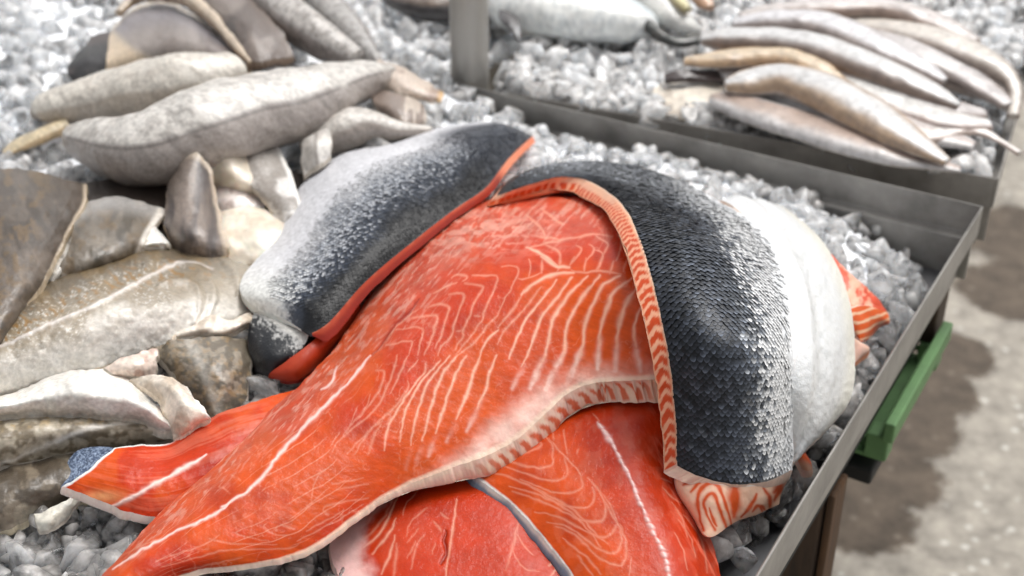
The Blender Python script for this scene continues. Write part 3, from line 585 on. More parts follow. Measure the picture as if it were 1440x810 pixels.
gro = linemask(px, py, crop(460, 660, 5.4, [(2.4,[(900,470),(890,560),(900,640),(870,720)])]), 2, 3.); c = mix(c, DEEP * .7, gro * .8)
sE.P = sE.P + sE.N * (-mk * .0001 - gro * .002 + (fine - .5) * .0003)[..., None]
TE = thing('salmon_fillet', basept(GE), 'red salmon fillet with a pale pink belly corner, lowest at the front edge', 'salmon fillet', 'salmon fillets piled in the tray')
sE.top('flesh', M_FLESH, TE, c); sE.edge('cut_edge', M_CUT, TE, const_off((0, -.001, -.010)), flat(srgb(226, 190, 180)), 5, .15)

# ================================================================== F: tail piece on the left
rowsF = [
 [(160,630,.006),(140,648,.008),(115,668,.006),(88,684,.002)],
 [(200,627,.002),(186,652,.008),(166,680,.008),(140,703,0)],
 [(245,619,-.004),(236,650,.004),(222,685,.006),(202,725,-.004)],
 [(298,587,-.004),(296,625,.003),(292,668,.002),(284,720,-.010)],
 [(350,566,-.006),(362,602,-.002),(372,650,-.010),(385,700,-.02)],
 [(420,545,-.02),(440,585,-.02),(455,630,-.024),(470,680,-.03)]]
GF = G3(rowsF, .022); sF = Sheet(GF, 260, 140, noise=.0022, nsc=.02, seed=15., rag=2)
px, py, u, v = sF.px, sF.py, sF.u, sF.v
lat = linemask(px, py, [(2.8,[(160,711),(185,700),(215,683),(240,668)]),(2.3,[(225,678),(250,662),(268,652),(290,640)])], 1.2, 2.)
str_ = fbm(u * 3, v * 26 + fbm(u * 5, v * 5, 3.) * 2, 4., 3); fine = fbm(px * .11, py * .11, 37., 3)
c = mix(RED, ORG, sst(.4, .65, fbm(px * .02, py * .02, 6.)) * .8); c = mix(c, srgb(226, 120, 92), sst(.52, .7, str_) * .25); c = mix(c, PINK, sst(.25, .5, u) * sst(.5, .66, str_) * .4)
c = mix(c, DEEP, sst(.45, .6, u) * sst(.3, .6, v) * .5); c = mix(c, srgb(222, 150, 100), np.exp(-(((px - 145) / 26) ** 2 + ((py - 698) / 8) ** 2)))
c = mix(c, srgb(232, 205, 196), np.clip(lat * 1.1, 0, 1)); c = mix(c, WHITE * .95, np.clip((1 - sst(.010, .024, u)) + (1 - sst(.012, .035, v)) * (1 - sst(.3, .45, u)), 0, 1))
sF.P = sF.P + sF.N * (lat * .0008 + (str_ - .5) * .0004 + (fine - .5) * .0003)[..., None]
TF = thing('salmon_fillet', basept(GF), 'salmon tail piece with blue scaled corner sticking out left over the white fish', 'salmon fillet', 'salmon fillets piled in the tray')
sF.top('flesh', M_FLESH, TF, c); sF.edge('cut_edge', M_CUT, TF, const_off((-.002, -.002, -.007)), flat(srgb(224, 205, 195)), 5, .2)
GFS = G3([[(152,628,.0),(168,632,.004)],[(112,632,-.006),(140,650,.001)],[(92,655,-.010),(112,670,-.002)],[(76,682,-.014),(92,688,-.006)]], .022)
sFS = Sheet(GFS, 60, 30, noise=.001, nsc=.05); cc = mix(srgb(70, 84, 108), srgb(150, 165, 188), sst(.35, .75, fbm(sFS.px * .6, sFS.py * .8, 2., 2))); sFS.top('scaled_skin', M_SKIN, TF, cc); sFS.edge('skin_underside', M_SKIN, TF, const_off((0, 0, -.003)), flat(SLATE), 3)

# ================================================================== B: skin-up fillet draped over the right
zB = .066
rowsB = [
 [(953,655,-.032),(990,672,-.028),(1035,681,-.024),(1080,676,-.028),(1115,660,-.038)],
 [(949,570,-.014),(992,576,-.010),(1040,580,-.008),(1086,576,-.012),(1117,566,-.024)],
 [(937,482,-.003),(982,484,.002),(1032,486,.004),(1082,486,-.001),(1114,486,-.012)],
 [(917,392,-.003),(960,395,.001),(1012,399,.003),(1064,405,-.002),(1108,411,-.012)],
 [(894,321,.002),(936,325,.008),(987,334,.009),(1042,346,.004),(1092,357,-.006)],
 [(863,275,.0),(906,277,.006),(957,290,.005),(1012,306,.0),(1066,319,-.009)],
 [(818,252,-.012),(862,250,-.006),(915,259,-.008),(972,277,-.012),(1030,294,-.018)],
 [(768,253,-.014),(806,238,-.014),(862,232,-.022),(925,244,-.028),(985,267,-.036)],
 [(722,268,-.022),(738,243,-.022),(785,231,-.034),(850,230,-.05),(920,246,-.06)],
 [(698,276,-.034),(712,258,-.040),(750,242,-.06),(815,243,-.085),(890,262,-.095)]]
GB = G3(rowsB, zB); sB = Sheet(GB, 340, 190, noise=.0014, nsc=.014, seed=3., rag=1.4)
px, py, u, v = sB.px, sB.py, sB.u, sB.v
n1 = fbm(px * .02, py * .02, 5.); n2 = fbm(px * .2, py * .2, 6., 3)
def skinB(px, py, u, v, rnd):
    vv = v + (fbm(px * .03, py * .03, 5.) - .5) * .16
    c = mix(np.broadcast_to(DKS, (*px.shape, 3)), np.broadcast_to(SLATE, (*px.shape, 3)), sst(.05, .5, vv) * .7 + rnd * .5)
    c = mix(c, np.broadcast_to(srgb(120, 126, 134), (*px.shape, 3)), sst(.45, .75, vv) * .6 * (.5 + rnd))
    c = mix(c, np.broadcast_to(SILV, (*px.shape, 3)), sst(.62, .78, vv + (rnd - .5) * .26))
    c = mix(c, np.broadcast_to(srgb(178, 182, 188), (*px.shape, 3)), sst(.52, .66, u) * (1 - sst(.8, .95, u)) * (.25 + .5 * rnd) * sst(.05, .35, v))  # grey highlight painted into the skin along the draped ridge
    return c
c = skinB(px, py, u, v, n2) * .30; c = mix(c, srgb(226, 228, 230), sst(.80, .92, v)); 
TB = thing('salmon_fillet', basept(GB), 'salmon fillet draped skin side up with dark scales and white belly, right of centre', 'salmon fillet', 'salmon fillets piled in the tray')
skB = sB.top('skin', M_SKIN, TB, c)
def edgeB(s, w, uu, vv):
    ch = s / .0115 + 1.1 * np.abs(w - .52) + (fbm(s * 55, w * 1.5, 4., 3) - .5) * .8
    st = .5 + .5 * np.sin(2 * np.pi * ch); shp = (*s.shape, 3)
    base = np.broadcast_to(srgb(236, 172, 138), shp); o = mix(base, np.broadcast_to(srgb(204, 74, 26), shp), sst(.22, .5, st) * sst(.08, .2, w + (vn(s * 60, w, 5.) - .5) * .1) * (1 - sst(.93, 1., w)))
    up = sst(.50, .56, uu) * (vv < .1); o = mix(o, np.broadcast_to(srgb(228, 176, 146), shp), np.clip(up * (1 - sst(.35, .55, w)) , 0, 1)); o = mix(o, np.broadcast_to(ORG, shp), sst(.72, .8, uu) * sst(.4, .6, w) * .7)
    o = mix(o, np.broadcast_to(CREAM, shp), (1 - sst(.02, .08, w)) * .8)
    return mix(o, np.broadcast_to(srgb(226, 196, 178), shp), np.clip((vv > .5) * .9 + (uu < .004) * .8, 0, .95))
def offB(s, iu, iv):
    uu, vv = iu / (s.nu - 1), iv / (s.nv - 1); k = 1 - .3 * sst(.0, 1, np.abs(uu - .45) * 1.6)
    o = np.stack([-.0140 - .002 * sst(.5, .7, uu), -.001 - .006 * sst(.45, .7, uu), -.009 - .006 * sst(.5, .75, uu)], -1) * k[:, None]
    q = sst(.3, .9, vv)[:, None]; return o * (1 - q) + np.array([-.002, 0, -.012]) * q
sB.edge('cut_edge', M_CUT, TB, offB, edgeB, 11, .06)
# cut end at the bottom
GBC = np.array([[(953,657),(982,670),(1012,677),(1043,681),(1072,679),(1113,664)],[(950,678),(976,695),(1005,706),(1037,703),(1070,696),(1108,676)],[(954,697),(978,722),(1004,732),(1035,722),(1068,712),(1100,692)],[(964,714),(980,738),(1000,755),(1032,735),(1062,724),(1096,709)]], float)
zr = pile(GBC[0, :, 0], GBC[0, :, 1]) + zB + np.array([-.034, -.0305, -.0265, -.0255, -.029, -.039])
GBC = np.concatenate([GBC, (zr[None] - np.array([0, .010, .022, .032])[:, None])[..., None]], -1)
sC_ = Sheet(GBC, 110, 180, noise=.0012, nsc=.03, seed=2.); px, py, u, v = sC_.px, sC_.py, sC_.u, sC_.v
OL = crop(900, 600, 5.0625, [(3.2,[(310,415),(355,385),(405,368)]),(2.8,[(365,465),(410,410),(460,378)]),(3.0,[(450,740),(415,600),(410,520),(440,440),(500,402),(550,415),(590,500),(630,620),(650,700)]),(2.6,[(535,735),(470,610),(455,540),(480,490),(520,478),(550,540),(590,640),(620,740)]),(1.8,[(495,580),(520,650),(545,710)]),(9.0,[(672,410),(678,520),(670,640)]),(2.0,[(720,640),(790,560),(830,480)]),(2.4,[(860,560),(890,590)]),(4.0,[(885,440),(920,500),(925,570)]),(5.0,[(960,470),(1000,430),(960,520)]),(1.6,[(800,600),(840,560),(870,600)])])
om = linemask(px, py, OL, .8, 3.)
c = mix(np.broadcast_to(srgb(242, 204, 176), (*px.shape, 3)), np.broadcast_to(PINK, (*px.shape, 3)), .25 * fbm(px * .08, py * .08)); c = mix(c, np.broadcast_to(srgb(206, 80, 28), (*px.shape, 3)), np.clip(om * 1.25, 0, 1)); c = mix(c, srgb(235, 222, 212), 1 - sst(.02, .07, u))
sC_.top('cut_end', M_CUT, TB, c); sC_.edge('cut_end_back', M_CUT, TB, const_off((0, .006, -.004)), flat(PALE), 3)
# white belly
GBW = G3([[(1100,640,-.040),(1110,646,-.038),(1117,649,-.036),(1124,643,-.040)],[(1098,600,-.032),(1124,611,-.024),(1144,615,-.022),(1160,607,-.028)],[(1098,540,-.020),(1136,550,-.008),(1170,559,-.008),(1194,562,-.014)],[(1096,470,-.019),(1138,475,-.006),(1177,481,-.006),(1203,489,-.012)],
 [(1088,400,-.019),(1128,401,-.006),(1166,405,-.006),(1191,411,-.012)],[(1072,345,-.020),(1107,341,-.009),(1141,345,-.009),(1168,357,-.016)],[(1046,302,-.022),(1077,297,-.014),(1106,301,-.014),(1135,315,-.022)],[(1012,282,-.032),(1045,277,-.028),(1071,280,-.030),(1096,288,-.040)],[(1000,292,-.055),(1035,290,-.055),(1062,294,-.06),(1085,303,-.065)]], zB - .004)
sW = Sheet(GBW, 200, 110, noise=.0016, nsc=.02, seed=6.); px, py, u, v = sW.px, sW.py, sW.u, sW.v
c = mix(np.broadcast_to(srgb(218, 219, 219), (*px.shape, 3)), np.broadcast_to(srgb(186, 188, 187), (*px.shape, 3)), sst(.55, .7, fbm(px * .16, py * .10, 3., 3)) * np.exp(-((v - .45) / .16) ** 2) * .6)
c = mix(c, SILV, 1 - sst(.05, .25, v)); c = mix(c, srgb(222, 219, 208), sst(.7, .95, v))
sW.P = sW.P + sW.N * ((vn(px * .25, py * .2, 4.) - .5) * .0007 + .0030 * np.exp(-((v - .30 - .05 * np.sin(u * 5)) / .07) ** 2) * sst(.1, .5, u) - .002 * np.exp(-((v - .47) / .08) ** 2) + (fbm(px * .03, py * .012, 8.) - .5) * .003)[..., None]
sW.top('belly_flap', M_BELLY, TB, c); sW.edge('belly_edge', M_BELLY, TB, const_off((-.004, 0, -.008)), flat(srgb(238, 222, 208)), 5, .25)

# scales of B (real overlapping plates)
def scale_shape():
    o = [(-.50, 0.), (-.34, .24), (-.06, .46), (.22, .36), (.42, .17), (.50, 0.), (.42, -.17), (.22, -.36), (-.06, -.46), (-.34, -.24)]
    V = [(a, b, .03 + .13 * (a + .5) - .12 * b * b) for a, b in o]; V.append((.04, 0, .15)); return np.array(V)
SS = scale_shape(); SF = np.array([(i, (i + 1) % 10, 10) for i in range(10)])
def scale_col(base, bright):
    """darker base, bright free rim: the lit border is painted into the colour"""
    w = np.array([.25, .4, .8, 1.4, 2.0, 2.2, 2.0, 1.4, .8, .4, .55]); return base[None] * w[:, None] * bright  # brightening towards the free rim paints its glint
def lay_scales(S, pitch, v0, v1, u0, u1, size, colf, rnd, jit=.10):
    du = np.linalg.norm(np.diff(S.P[:, S.nv // 2], axis=0), axis=1); L = np.r_[0, np.cumsum(du)]
    dv = np.linalg.norm(np.diff(S.P[S.nu // 3], axis=0), axis=1); Wd = np.r_[0, np.cumsum(dv)]
    rows = int(L[-1] / (pitch * .5)); cols = int(Wd[-1] / pitch); out = []
    for i in range(rows):
        uu = np.interp((i + .5) * pitch * .5, L, np.linspace(0, 1, S.nu))
        if not u0 <= uu <= u1: continue
        for j in range(cols):
            vv = np.interp((j + .5 + .5 * (i % 2)) * pitch, Wd, np.linspace(0, 1, S.nv)) + rnd.normal() * .002
            if not v0 <= vv <= v1: continue
            a, b = int(round(uu * (S.nu - 1))), int(round(vv * (S.nv - 1))); out.append((a, b, uu, vv))
    return out
rnd = np.random.default_rng(5)
SPOTS = lay_scales(sB, .0062, .012, .985, .004, .90, 1, None, rnd)
def frame(S, a, b):
    n = S.N[a, b]; t = S.P[max(a - 3, 0), b] - S.P[min(a + 3, S.nu - 1), b]; t = t - n * (t @ n); t /= np.linalg.norm(t) + 1e-9   # free edge points to the cut end
    return t, np.cross(n, t), n
VV, FF, CC = [], [], []; SOLO = []
Q_ = np.array(SPOTS); ia, ib = Q_[:, 0].astype(int), Q_[:, 1].astype(int); BAS = skinB(sB.px[ia, ib], sB.py[ia, ib], Q_[:, 2], Q_[:, 3], rnd.random(len(Q_)))
for k_, (a, b, uu, vv) in enumerate(SPOTS):
    t, s_, n = frame(sB, a, b); r = rnd.random(); 
    if vv > .84 and r < (vv - .84) * 6: continue
    base = BAS[k_]
    tilt = rnd.normal(0, .05); roll = rnd.normal(0, .06); rot = rnd.normal(0, .12)
    n2_ = n + t * tilt + s_ * roll; n2_ /= np.linalg.norm(n2_); t2 = t * math.cos(rot) + s_ * math.sin(rot); t2 = t2 - n2_ * (t2 @ n2_); t2 /= np.linalg.norm(t2); s2 = np.cross(n2_, t2)
    sz = .0062 * rnd.uniform(.92, 1.08) * (1. if vv < .7 else 1.1); pos = sB.P[a, b] + n * .0002
    br = (rnd.uniform(.4, 1.0) if rnd.random() < .75 else rnd.uniform(1.1, 2.0)) if vv < .7 else rnd.uniform(.75, 1.1)  # some scales brightened to paint scattered highlights
    if len(SOLO) < 300 and uu < .30: SOLO.append((pos, t2, s2, n2_, sz, base, br)); continue
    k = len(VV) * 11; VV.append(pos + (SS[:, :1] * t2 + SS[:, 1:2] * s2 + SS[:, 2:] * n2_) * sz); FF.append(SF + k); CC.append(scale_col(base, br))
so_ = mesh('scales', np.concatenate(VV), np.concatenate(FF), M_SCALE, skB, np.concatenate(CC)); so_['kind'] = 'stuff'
CL = {}; bB = np.array(TB.location)
for (pos, t2, s2, n2_, sz, base, br) in SOLO:
    lum = float(np.clip((base.mean() * br) ** .45, .1, .9)); key = (round(lum * 12), 0)
    if key not in CL:
        o = mesh('scale', SS, SF, M_SCALE, None, scale_col(base, br)); o.parent = skB; CL[key] = o
    else:
        o = bpy.data.objects.new('scale', CL[key].data); COL.objects.link(o); o.parent = skB
    m = np.eye(4); m[:3, 0] = t2 * sz; m[:3, 1] = s2 * sz; m[:3, 2] = n2_ * sz; m[:3, 3] = pos - bB
    o.matrix_local = Matrix(m.tolist())

# ================================================================== C: skin-up fillet on the left
zC = .034
rowsC = [
 [(362,436,-.012),(380,442,-.010),(400,449,-.008),(420,461,-.006),(436,470,-.006)],
 [(337,405,-.006),(366,408,.004),(402,417,.006),(438,436,.004),(464,452,-.004)],
 [(360,366,-.010),(392,371,.003),(428,385,.008),(466,402,.007),(499,412,-.002)],
 [(394,322,-.014),(426,326,.002),(466,340,.010),(506,357,.010),(540,373,-.002)],
 [(424,260,-.020),(464,266,.0),(510,285,.010),(556,310,.010),(598,326,-.004)],
 [(484,216,-.022),(525,224,-.002),(567,244,.009),(610,271,.009),(650,287,-.004)],
 [(548,203,-.024),(586,205,-.004),(622,219,.007),(656,241,.007),(685,262,-.004)],
 [(612,181,-.022),(642,183,-.006),(668,195,.003),(694,214,.004),(713,226,-.002)],
 [(682,172,-.024),(702,173,-.012),(722,178,-.006),(738,186,-.004),(749,191,-.004)]]
GC = G3(rowsC, zC); sC = Sheet(GC, 300, 220, noise=.0014, nsc=.015, seed=4.)
px, py, u, v = sC.px, sC.py, sC.u, sC.v
def skinC(px, py, u, v, r):
    shp = (*px.shape, 3); vv = v + (fbm(px * .03, py * .03, 15.) - .5) * .2
    c = mix(np.broadcast_to(srgb(214, 214, 218), shp), np.broadcast_to(srgb(165, 172, 182), shp), sst(.3, .5, vv) * (.5 + .5 * r))
    c = mix(c, np.broadcast_to(srgb(56, 63, 76), shp), sst(.46, .66, vv + (r - .5) * .3)); c = mix(c, np.broadcast_to(srgb(12, 13, 17), shp), sst(.64, .82, vv))
    c = mix(c, np.broadcast_to(srgb(52, 57, 68), shp), sst(.74, .86, u + (r - .5) * .06) * .85 * sst(.05, .3, v))
    c = mix(c, np.broadcast_to(WHITE, shp), (1 - sst(.10, .3, u)) * (1 - sst(.35, .65, v + (r - .5) * .2))); return c
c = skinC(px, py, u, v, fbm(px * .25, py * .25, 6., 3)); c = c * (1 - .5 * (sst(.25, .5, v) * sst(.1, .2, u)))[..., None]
TC = thing('salmon_fillet', basept(GC), 'salmon fillet lying skin side up, silver and black, left behind the big one', 'salmon fillet', 'salmon fillets piled in the tray')
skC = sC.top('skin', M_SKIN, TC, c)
def edgeC(s, w, uu, vv):
    shp = (*s.shape, 3); o = mix(np.broadcast_to(srgb(176, 66, 36), shp), np.broadcast_to(srgb(140, 34, 16), shp), sst(.1, .6, w)); o = mix(o, np.broadcast_to(srgb(206, 128, 100), shp), (1 - sst(.05, .2, w)) * .5 * sst(.4, .6, vn(s * 120, w * 3, 2.)))  # flesh colour deepened downwards to paint the shaded side of the edge
    o = mix(o, np.broadcast_to(srgb(236, 140, 104), shp), sst(.8, .86, uu) * sst(.4, .6, vv)); o = mix(o, np.broadcast_to(srgb(222, 220, 214), shp), np.maximum(vv < .4, (uu < .01) * (vv < .8))); return mix(o, np.broadcast_to(srgb(40, 42, 48), shp), (uu < .012) * (vv >= .8))
def offC(s, iu, iv):
    uu, vv = iu / (s.nu - 1), iv / (s.nv - 1); o = np.stack([.004 + 0 * uu, -.006 + .003 * uu, -.009 + 0 * uu], -1) * ((.85 + .4 * sst(.5, 0, uu)) * (.15 + .85 * sst(0, .09, uu)))[:, None]; q = sst(.2, .8, vv)[:, None]; return o * q + np.array([0, 0, -.008]) * (1 - q)
sC.edge('flesh_edge', M_CUT, TC, offC, edgeC, 7, .03)
SP = lay_scales(sC, .0052, .30, .985, .10, .985, 1, None, rnd); VV, FF, CC = [], [], []
Q_ = np.array(SP); ia, ib = Q_[:, 0].astype(int), Q_[:, 1].astype(int); BAS = skinC(sC.px[ia, ib], sC.py[ia, ib], Q_[:, 2], Q_[:, 3], rnd.random(len(Q_)))
for k_, (a, b, uu, vv) in enumerate(SP):
    if vv < .45 and rnd.random() < (.45 - vv) * 5: continue
    t, s_, n = frame(sC, a, b); base = BAS[k_]
    n2_ = n + t * rnd.normal(0, .06) + s_ * rnd.normal(0, .06); n2_ /= np.linalg.norm(n2_); t2 = t - n2_ * (t @ n2_); t2 /= np.linalg.norm(t2); s2 = np.cross(n2_, t2)
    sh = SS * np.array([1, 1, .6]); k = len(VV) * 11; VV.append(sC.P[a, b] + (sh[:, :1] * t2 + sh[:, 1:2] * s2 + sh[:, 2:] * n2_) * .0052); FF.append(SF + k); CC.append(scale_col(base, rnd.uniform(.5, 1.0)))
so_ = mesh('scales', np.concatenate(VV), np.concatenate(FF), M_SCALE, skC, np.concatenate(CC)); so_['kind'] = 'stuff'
# folded-under end: white lip, dark mottled tail darkened further to paint the fold's shade
GCT = G3([[(358,440,-.016),(385,447,-.014),(412,460,-.012),(434,470,-.012)],[(350,462,-.018),(378,470,-.012),(405,480,-.012),(426,488,-.016)],[(350,488,-.022),(372,497,-.016),(393,502,-.016),(408,505,-.02)],[(360,515,-.03),(372,520,-.026),(385,522,-.026),(396,520,-.03)]], zC)
s_ = Sheet(GCT, 90, 110, noise=.0016, nsc=.03, seed=3.); px, py, u, v = s_.px, s_.py, s_.u, s_.v; shp = (*px.shape, 3)
w_ = sst(.40, .74, fbm(px * .3, py * .3, 12., 4) * .9 + (.34 - u) * .9 + (v - .5) * .25)
c = mix(np.broadcast_to(srgb(30, 32, 36), shp), np.broadcast_to(srgb(176, 175, 172), shp), w_); c = mix(c, np.broadcast_to(srgb(226, 223, 216), shp), 1 - sst(.06, .20, u + (.6 - v) * .25)); s_.top('folded_tail', M_SKIN, TC, c); s_.edge('folded_tail_edge', M_SKIN, TC, const_off((0, -.001, -.006)), flat(srgb(40, 40, 44)), 3)
# orange flesh tongue behind C's dark corner
GCO = G3([[(396,512,-.020),(378,528,-.028),(392,534,-.034)],[(428,489,-.014),(420,515,-.02),(424,532,-.03)],[(462,458,-.012),(462,478,-.018),(462,494,-.028)],[(503,408,-.012),(505,424,-.018),(506,440,-.028)]], zC)
s_ = Sheet(GCO, 60, 30, noise=.001); c = mix(np.broadcast_to(srgb(184, 68, 34), (*s_.px.shape, 3)), np.broadcast_to(srgb(156, 42, 18), (*s_.px.shape, 3)), fbm(s_.px * .06, s_.py * .06)); s_.top('flesh', M_CUT, TC, c); s_.edge('flesh_under', M_CUT, TC, const_off((0, .004, -.006)), flat(DEEP), 3)

# ================================================================== G: fillet ends peeking out on the right
GG = G3([[(1168,356,.0),(1178,366,.003),(1190,380,.0)],[(1178,380,.0),(1195,390,.006),(1212,398,.004)],[(1190,410,-.004),(1210,412,.006),(1232,418,.004)],[(1196,434,-.006),(1218,430,.004),(1249,440,.0)]], .030)
s_ = Sheet(GG, 90, 60, noise=.002, nsc=.05); px, py = s_.px, s_.py; shp = (*px.shape, 3)
c = mix(np.broadcast_to(srgb(212, 84, 56), shp), np.broadcast_to(srgb(236, 176, 150), shp), sst(.48, .66, fbm(px * .09, py * .07, 3.)))
TG = thing('salmon_fillet', basept(GG), 'salmon piece with cut end peeking out behind the white belly by the tray edge', 'salmon fillet', 'salmon fillets piled in the tray')
s_.top('flesh', M_FLESH, TG, c); s_.edge('flesh_edge', M_CUT, TG, const_off((0, .002, -.012)), flat(srgb(228, 130, 88)), 4)
b = GG[-1]; GG2 = np.stack([b, b + np.array([2, 14, -.008]), b + np.array([[4, 28, -.018], [2, 32, -.018], [-6, 18, -.016]]), np.array([[1206, 474, b[0, 2] - .028], [1216, 480, b[1, 2] - .028], [1240, 458, b[2, 2] - .02]])])
s_ = Sheet(GG2, 70, 70, noise=.0008); px, py = s_.px, s_.py; shp = (*px.shape, 3); rr = np.sqrt(((px - 1226) / 1.25) ** 2 + (py - 440) ** 2)
c = mix(np.broadcast_to(srgb(226, 100, 44), shp), np.broadcast_to(srgb(244, 196, 160), shp), sst(.6, .9, .5 + .5 * np.sin((px * .35 + py * .9) * .55 + 6 * fbm(px * .05, py * .05, 3.)))); s_.top('cut_end', M_CUT, TG, c); s_.edge('cut_end_back', M_CUT, TG, const_off((-.004, .004, -.003)), flat(PALE), 3)
GG3 = G3([[(1192,470,.0),(1200,474,.004),(1208,480,.0)],[(1196,488,-.002),(1210,490,.002),(1223,490,-.004)],[(1198,512,-.006),(1205,508,-.004),(1212,502,-.006)]], .022); s_ = Sheet(GG3, 40, 30, noise=.0006)
s_.top('belly_tip', M_CUT, TG, np.broadcast_to(srgb(240, 196, 176), (*s_.px.shape, 3)).copy()); s_.edge('belly_tip_edge', M_CUT, TG, const_off((0, 0, -.006)), flat(srgb(232, 150, 110)), 3)
GG4 = G3([[(1112,628,-.006),(1120,624,-.004),(1132,636,-.006)],[(1118,640,-.004),(1128,640,.0),(1140,650,-.004)],[(1128,660,-.01),(1136,662,-.008),(1143,660,-.01)]], .022); s_ = Sheet(GG4, 40, 30, noise=.0006)
c = mix(np.broadcast_to(srgb(220, 90, 40), (*s_.px.shape, 3)), np.broadcast_to(srgb(238, 180, 150), (*s_.px.shape, 3)), sst(.5, .9, s_.u)); GGo = thing('salmon_fillet', basept(GG4), 'thin orange salmon sliver showing under the white belly at the tray rim', 'salmon fillet', 'salmon fillets piled in the tray')
s_.top('flesh', M_CUT, GGo, c); s_.edge('flesh_edge', M_CUT, GGo, const_off((0, 0, -.008)), flat(PALE), 3)

# ================================================================== WHITE FISH on the left
WG = 'white fish piled at the left'
def fillet(name, rows, lay, colfn, label, cat='fish fillet', th=.006, ecol=(188, 178, 164), nu=140, nv=110, noise=.002, nsc=.02, seed=0., parent=None, part='skin', mat=None, group=WG, rel=None):
    G = G3(rows, lay); s = Sheet(G, nu, nv, noise=noise * 1.5, nsc=nsc, seed=seed + len(label) * .37, rag=min(3.5, .025 * float(np.ptp(G[..., 0]) + np.ptp(G[..., 1]))))
    t = parent or thing(name, basept(G), label, cat, group)
    c = colfn(s.px, s.py, s.u, s.v); lum = c.mean(-1, keepdims=True); c = (c * .80 + lum * .20) * 1.12; c = c * (.80 + .40 * fbm(s.px * .035, s.py * .035, seed + 8., 4))[..., None]
    s.P = s.P + s.N * ((fbm(s.px * .05, s.py * .05, seed + 5., 3) - .5) * .003)[..., None]
    if rel is not None: s.P = s.P + s.N * rel(s.px, s.py, s.u, s.v)[..., None]
    s.top(part, mat or M_WHITE, t, c); s.edge(part + '_edge', mat or M_WHITE, t, const_off((0, -.001, -th)), flat(srgb(*ecol)), 4, .2); return t
def B3(c, px): return np.broadcast_to(srgb(*c), (*px.shape, 3))
def speck(px, py, sc, seed, lo=.55, hi=.7): return sst(lo, hi, fbm(px * sc, py * sc, seed, 3))

# big cod fillet with lateral line
def cCod(px, py, u, v):
    c = mix(B3((96, 82, 60), px), B3((146, 132, 110), px), sst(.1, .5, v)); c = mix(c, B3((210, 204, 194), px), sst(.5, .85, v + (fbm(px * .03, py * .03) - .5) * .3))
    c = mix(c, B3((122, 100, 62), px), (1 - sst(.35, .6, v)) * speck(px, py, .05, 3., .45, .65) * .7)
    wv = .15 + .85 * vn((px * .8 + py * .5) * .30, (py * .8 - px * .5) * .62, 4.) * (.55 + .45 * vn(px * .9, py * .9, 2.)); c = mix(c, B3((240, 236, 228), px), sst(.5, .85, wv) * (.50 * sst(.1, .3, v)) * sst(.3, .6, fbm(px * .03, py * .03, 12.) + .1) * (1 - sst(.6, .8, u)))
    gold = sst(.6, .75, vn((px + py * .4) * .16, (py - px * .4) * .3, 2.)) * np.exp(-((v - .38 + .1 * u) / .13) ** 2); c = mix(c, B3((140, 100, 22), px), gold * .9)
    ll = linemask(px, py, [(2.4, [(-10,492),(20,480),(80,452),(150,422),(195,395),(230,378),(265,372),(300,378)])], 1.5, 3.); c = mix(c, B3((214, 204, 196), px), ll * .85)
    return mix(c, B3((168, 158, 142), px), sst(.72, .95, u) * .7)
T = fillet('cod_fillet', [
 [(-45,470,-.01),(-45,510,.004),(-45,560,.004),(-45,600,-.012)],[(20,424,-.01),(16,462,.006),(10,512,.006),(5,556,-.012)],[(78,388,-.012),(80,430,.008),(85,480,.008),(90,529,-.012)],[(178,347,-.014),(180,390,.008),(180,442,.010),(176,503,-.012)],
 [(240,340,-.014),(245,385,.006),(250,430,.006),(232,484,-.014)],[(300,350,-.014),(305,385,.0),(312,420,-.004),(288,472,-.014)],[(368,364,-.03),(372,392,-.02),(366,428,-.02),(340,452,-.026)]], .030, cCod, 'large speckled olive cod fillet with pale lateral line, skin up, at left', nu=280, nv=200, noise=.003, nsc=.015, seed=2., ecol=(222, 206, 184),
 rel=lambda px, py, u, v: linemask(px, py, [(3., [(-10,492),(80,452),(150,422),(195,395),(230,378)])], 1., 3.) * .0012 + linemask(px, py, [(7., [(205,372),(250,372),(290,388),(300,420),(286,462)]), (6., [(225,400),(262,398),(280,420),(272,455)]), (6., [(310,365),(330,385),(335,415)])], 1., 5.) * .004)
fillet('', [[(226,482,-.006),(250,470,.0),(275,455,.004)],[(262,476,-.006),(285,462,.004),(300,445,.002)],[(288,478,-.010),(305,466,.0),(318,450,.0)],[(322,470,-.008),(335,458,.002),(340,446,-.002)],[(352,452,-.010),(356,448,-.008),(352,440,-.012)]], .022, lambda px, py, u, v: mix(B3((222, 208, 190), px), B3((190, 172, 150), px), speck(px, py, .06, 4.)), '', parent=T, part='belly_flap', nu=70, nv=40, th=.004, ecol=(228, 214, 196))
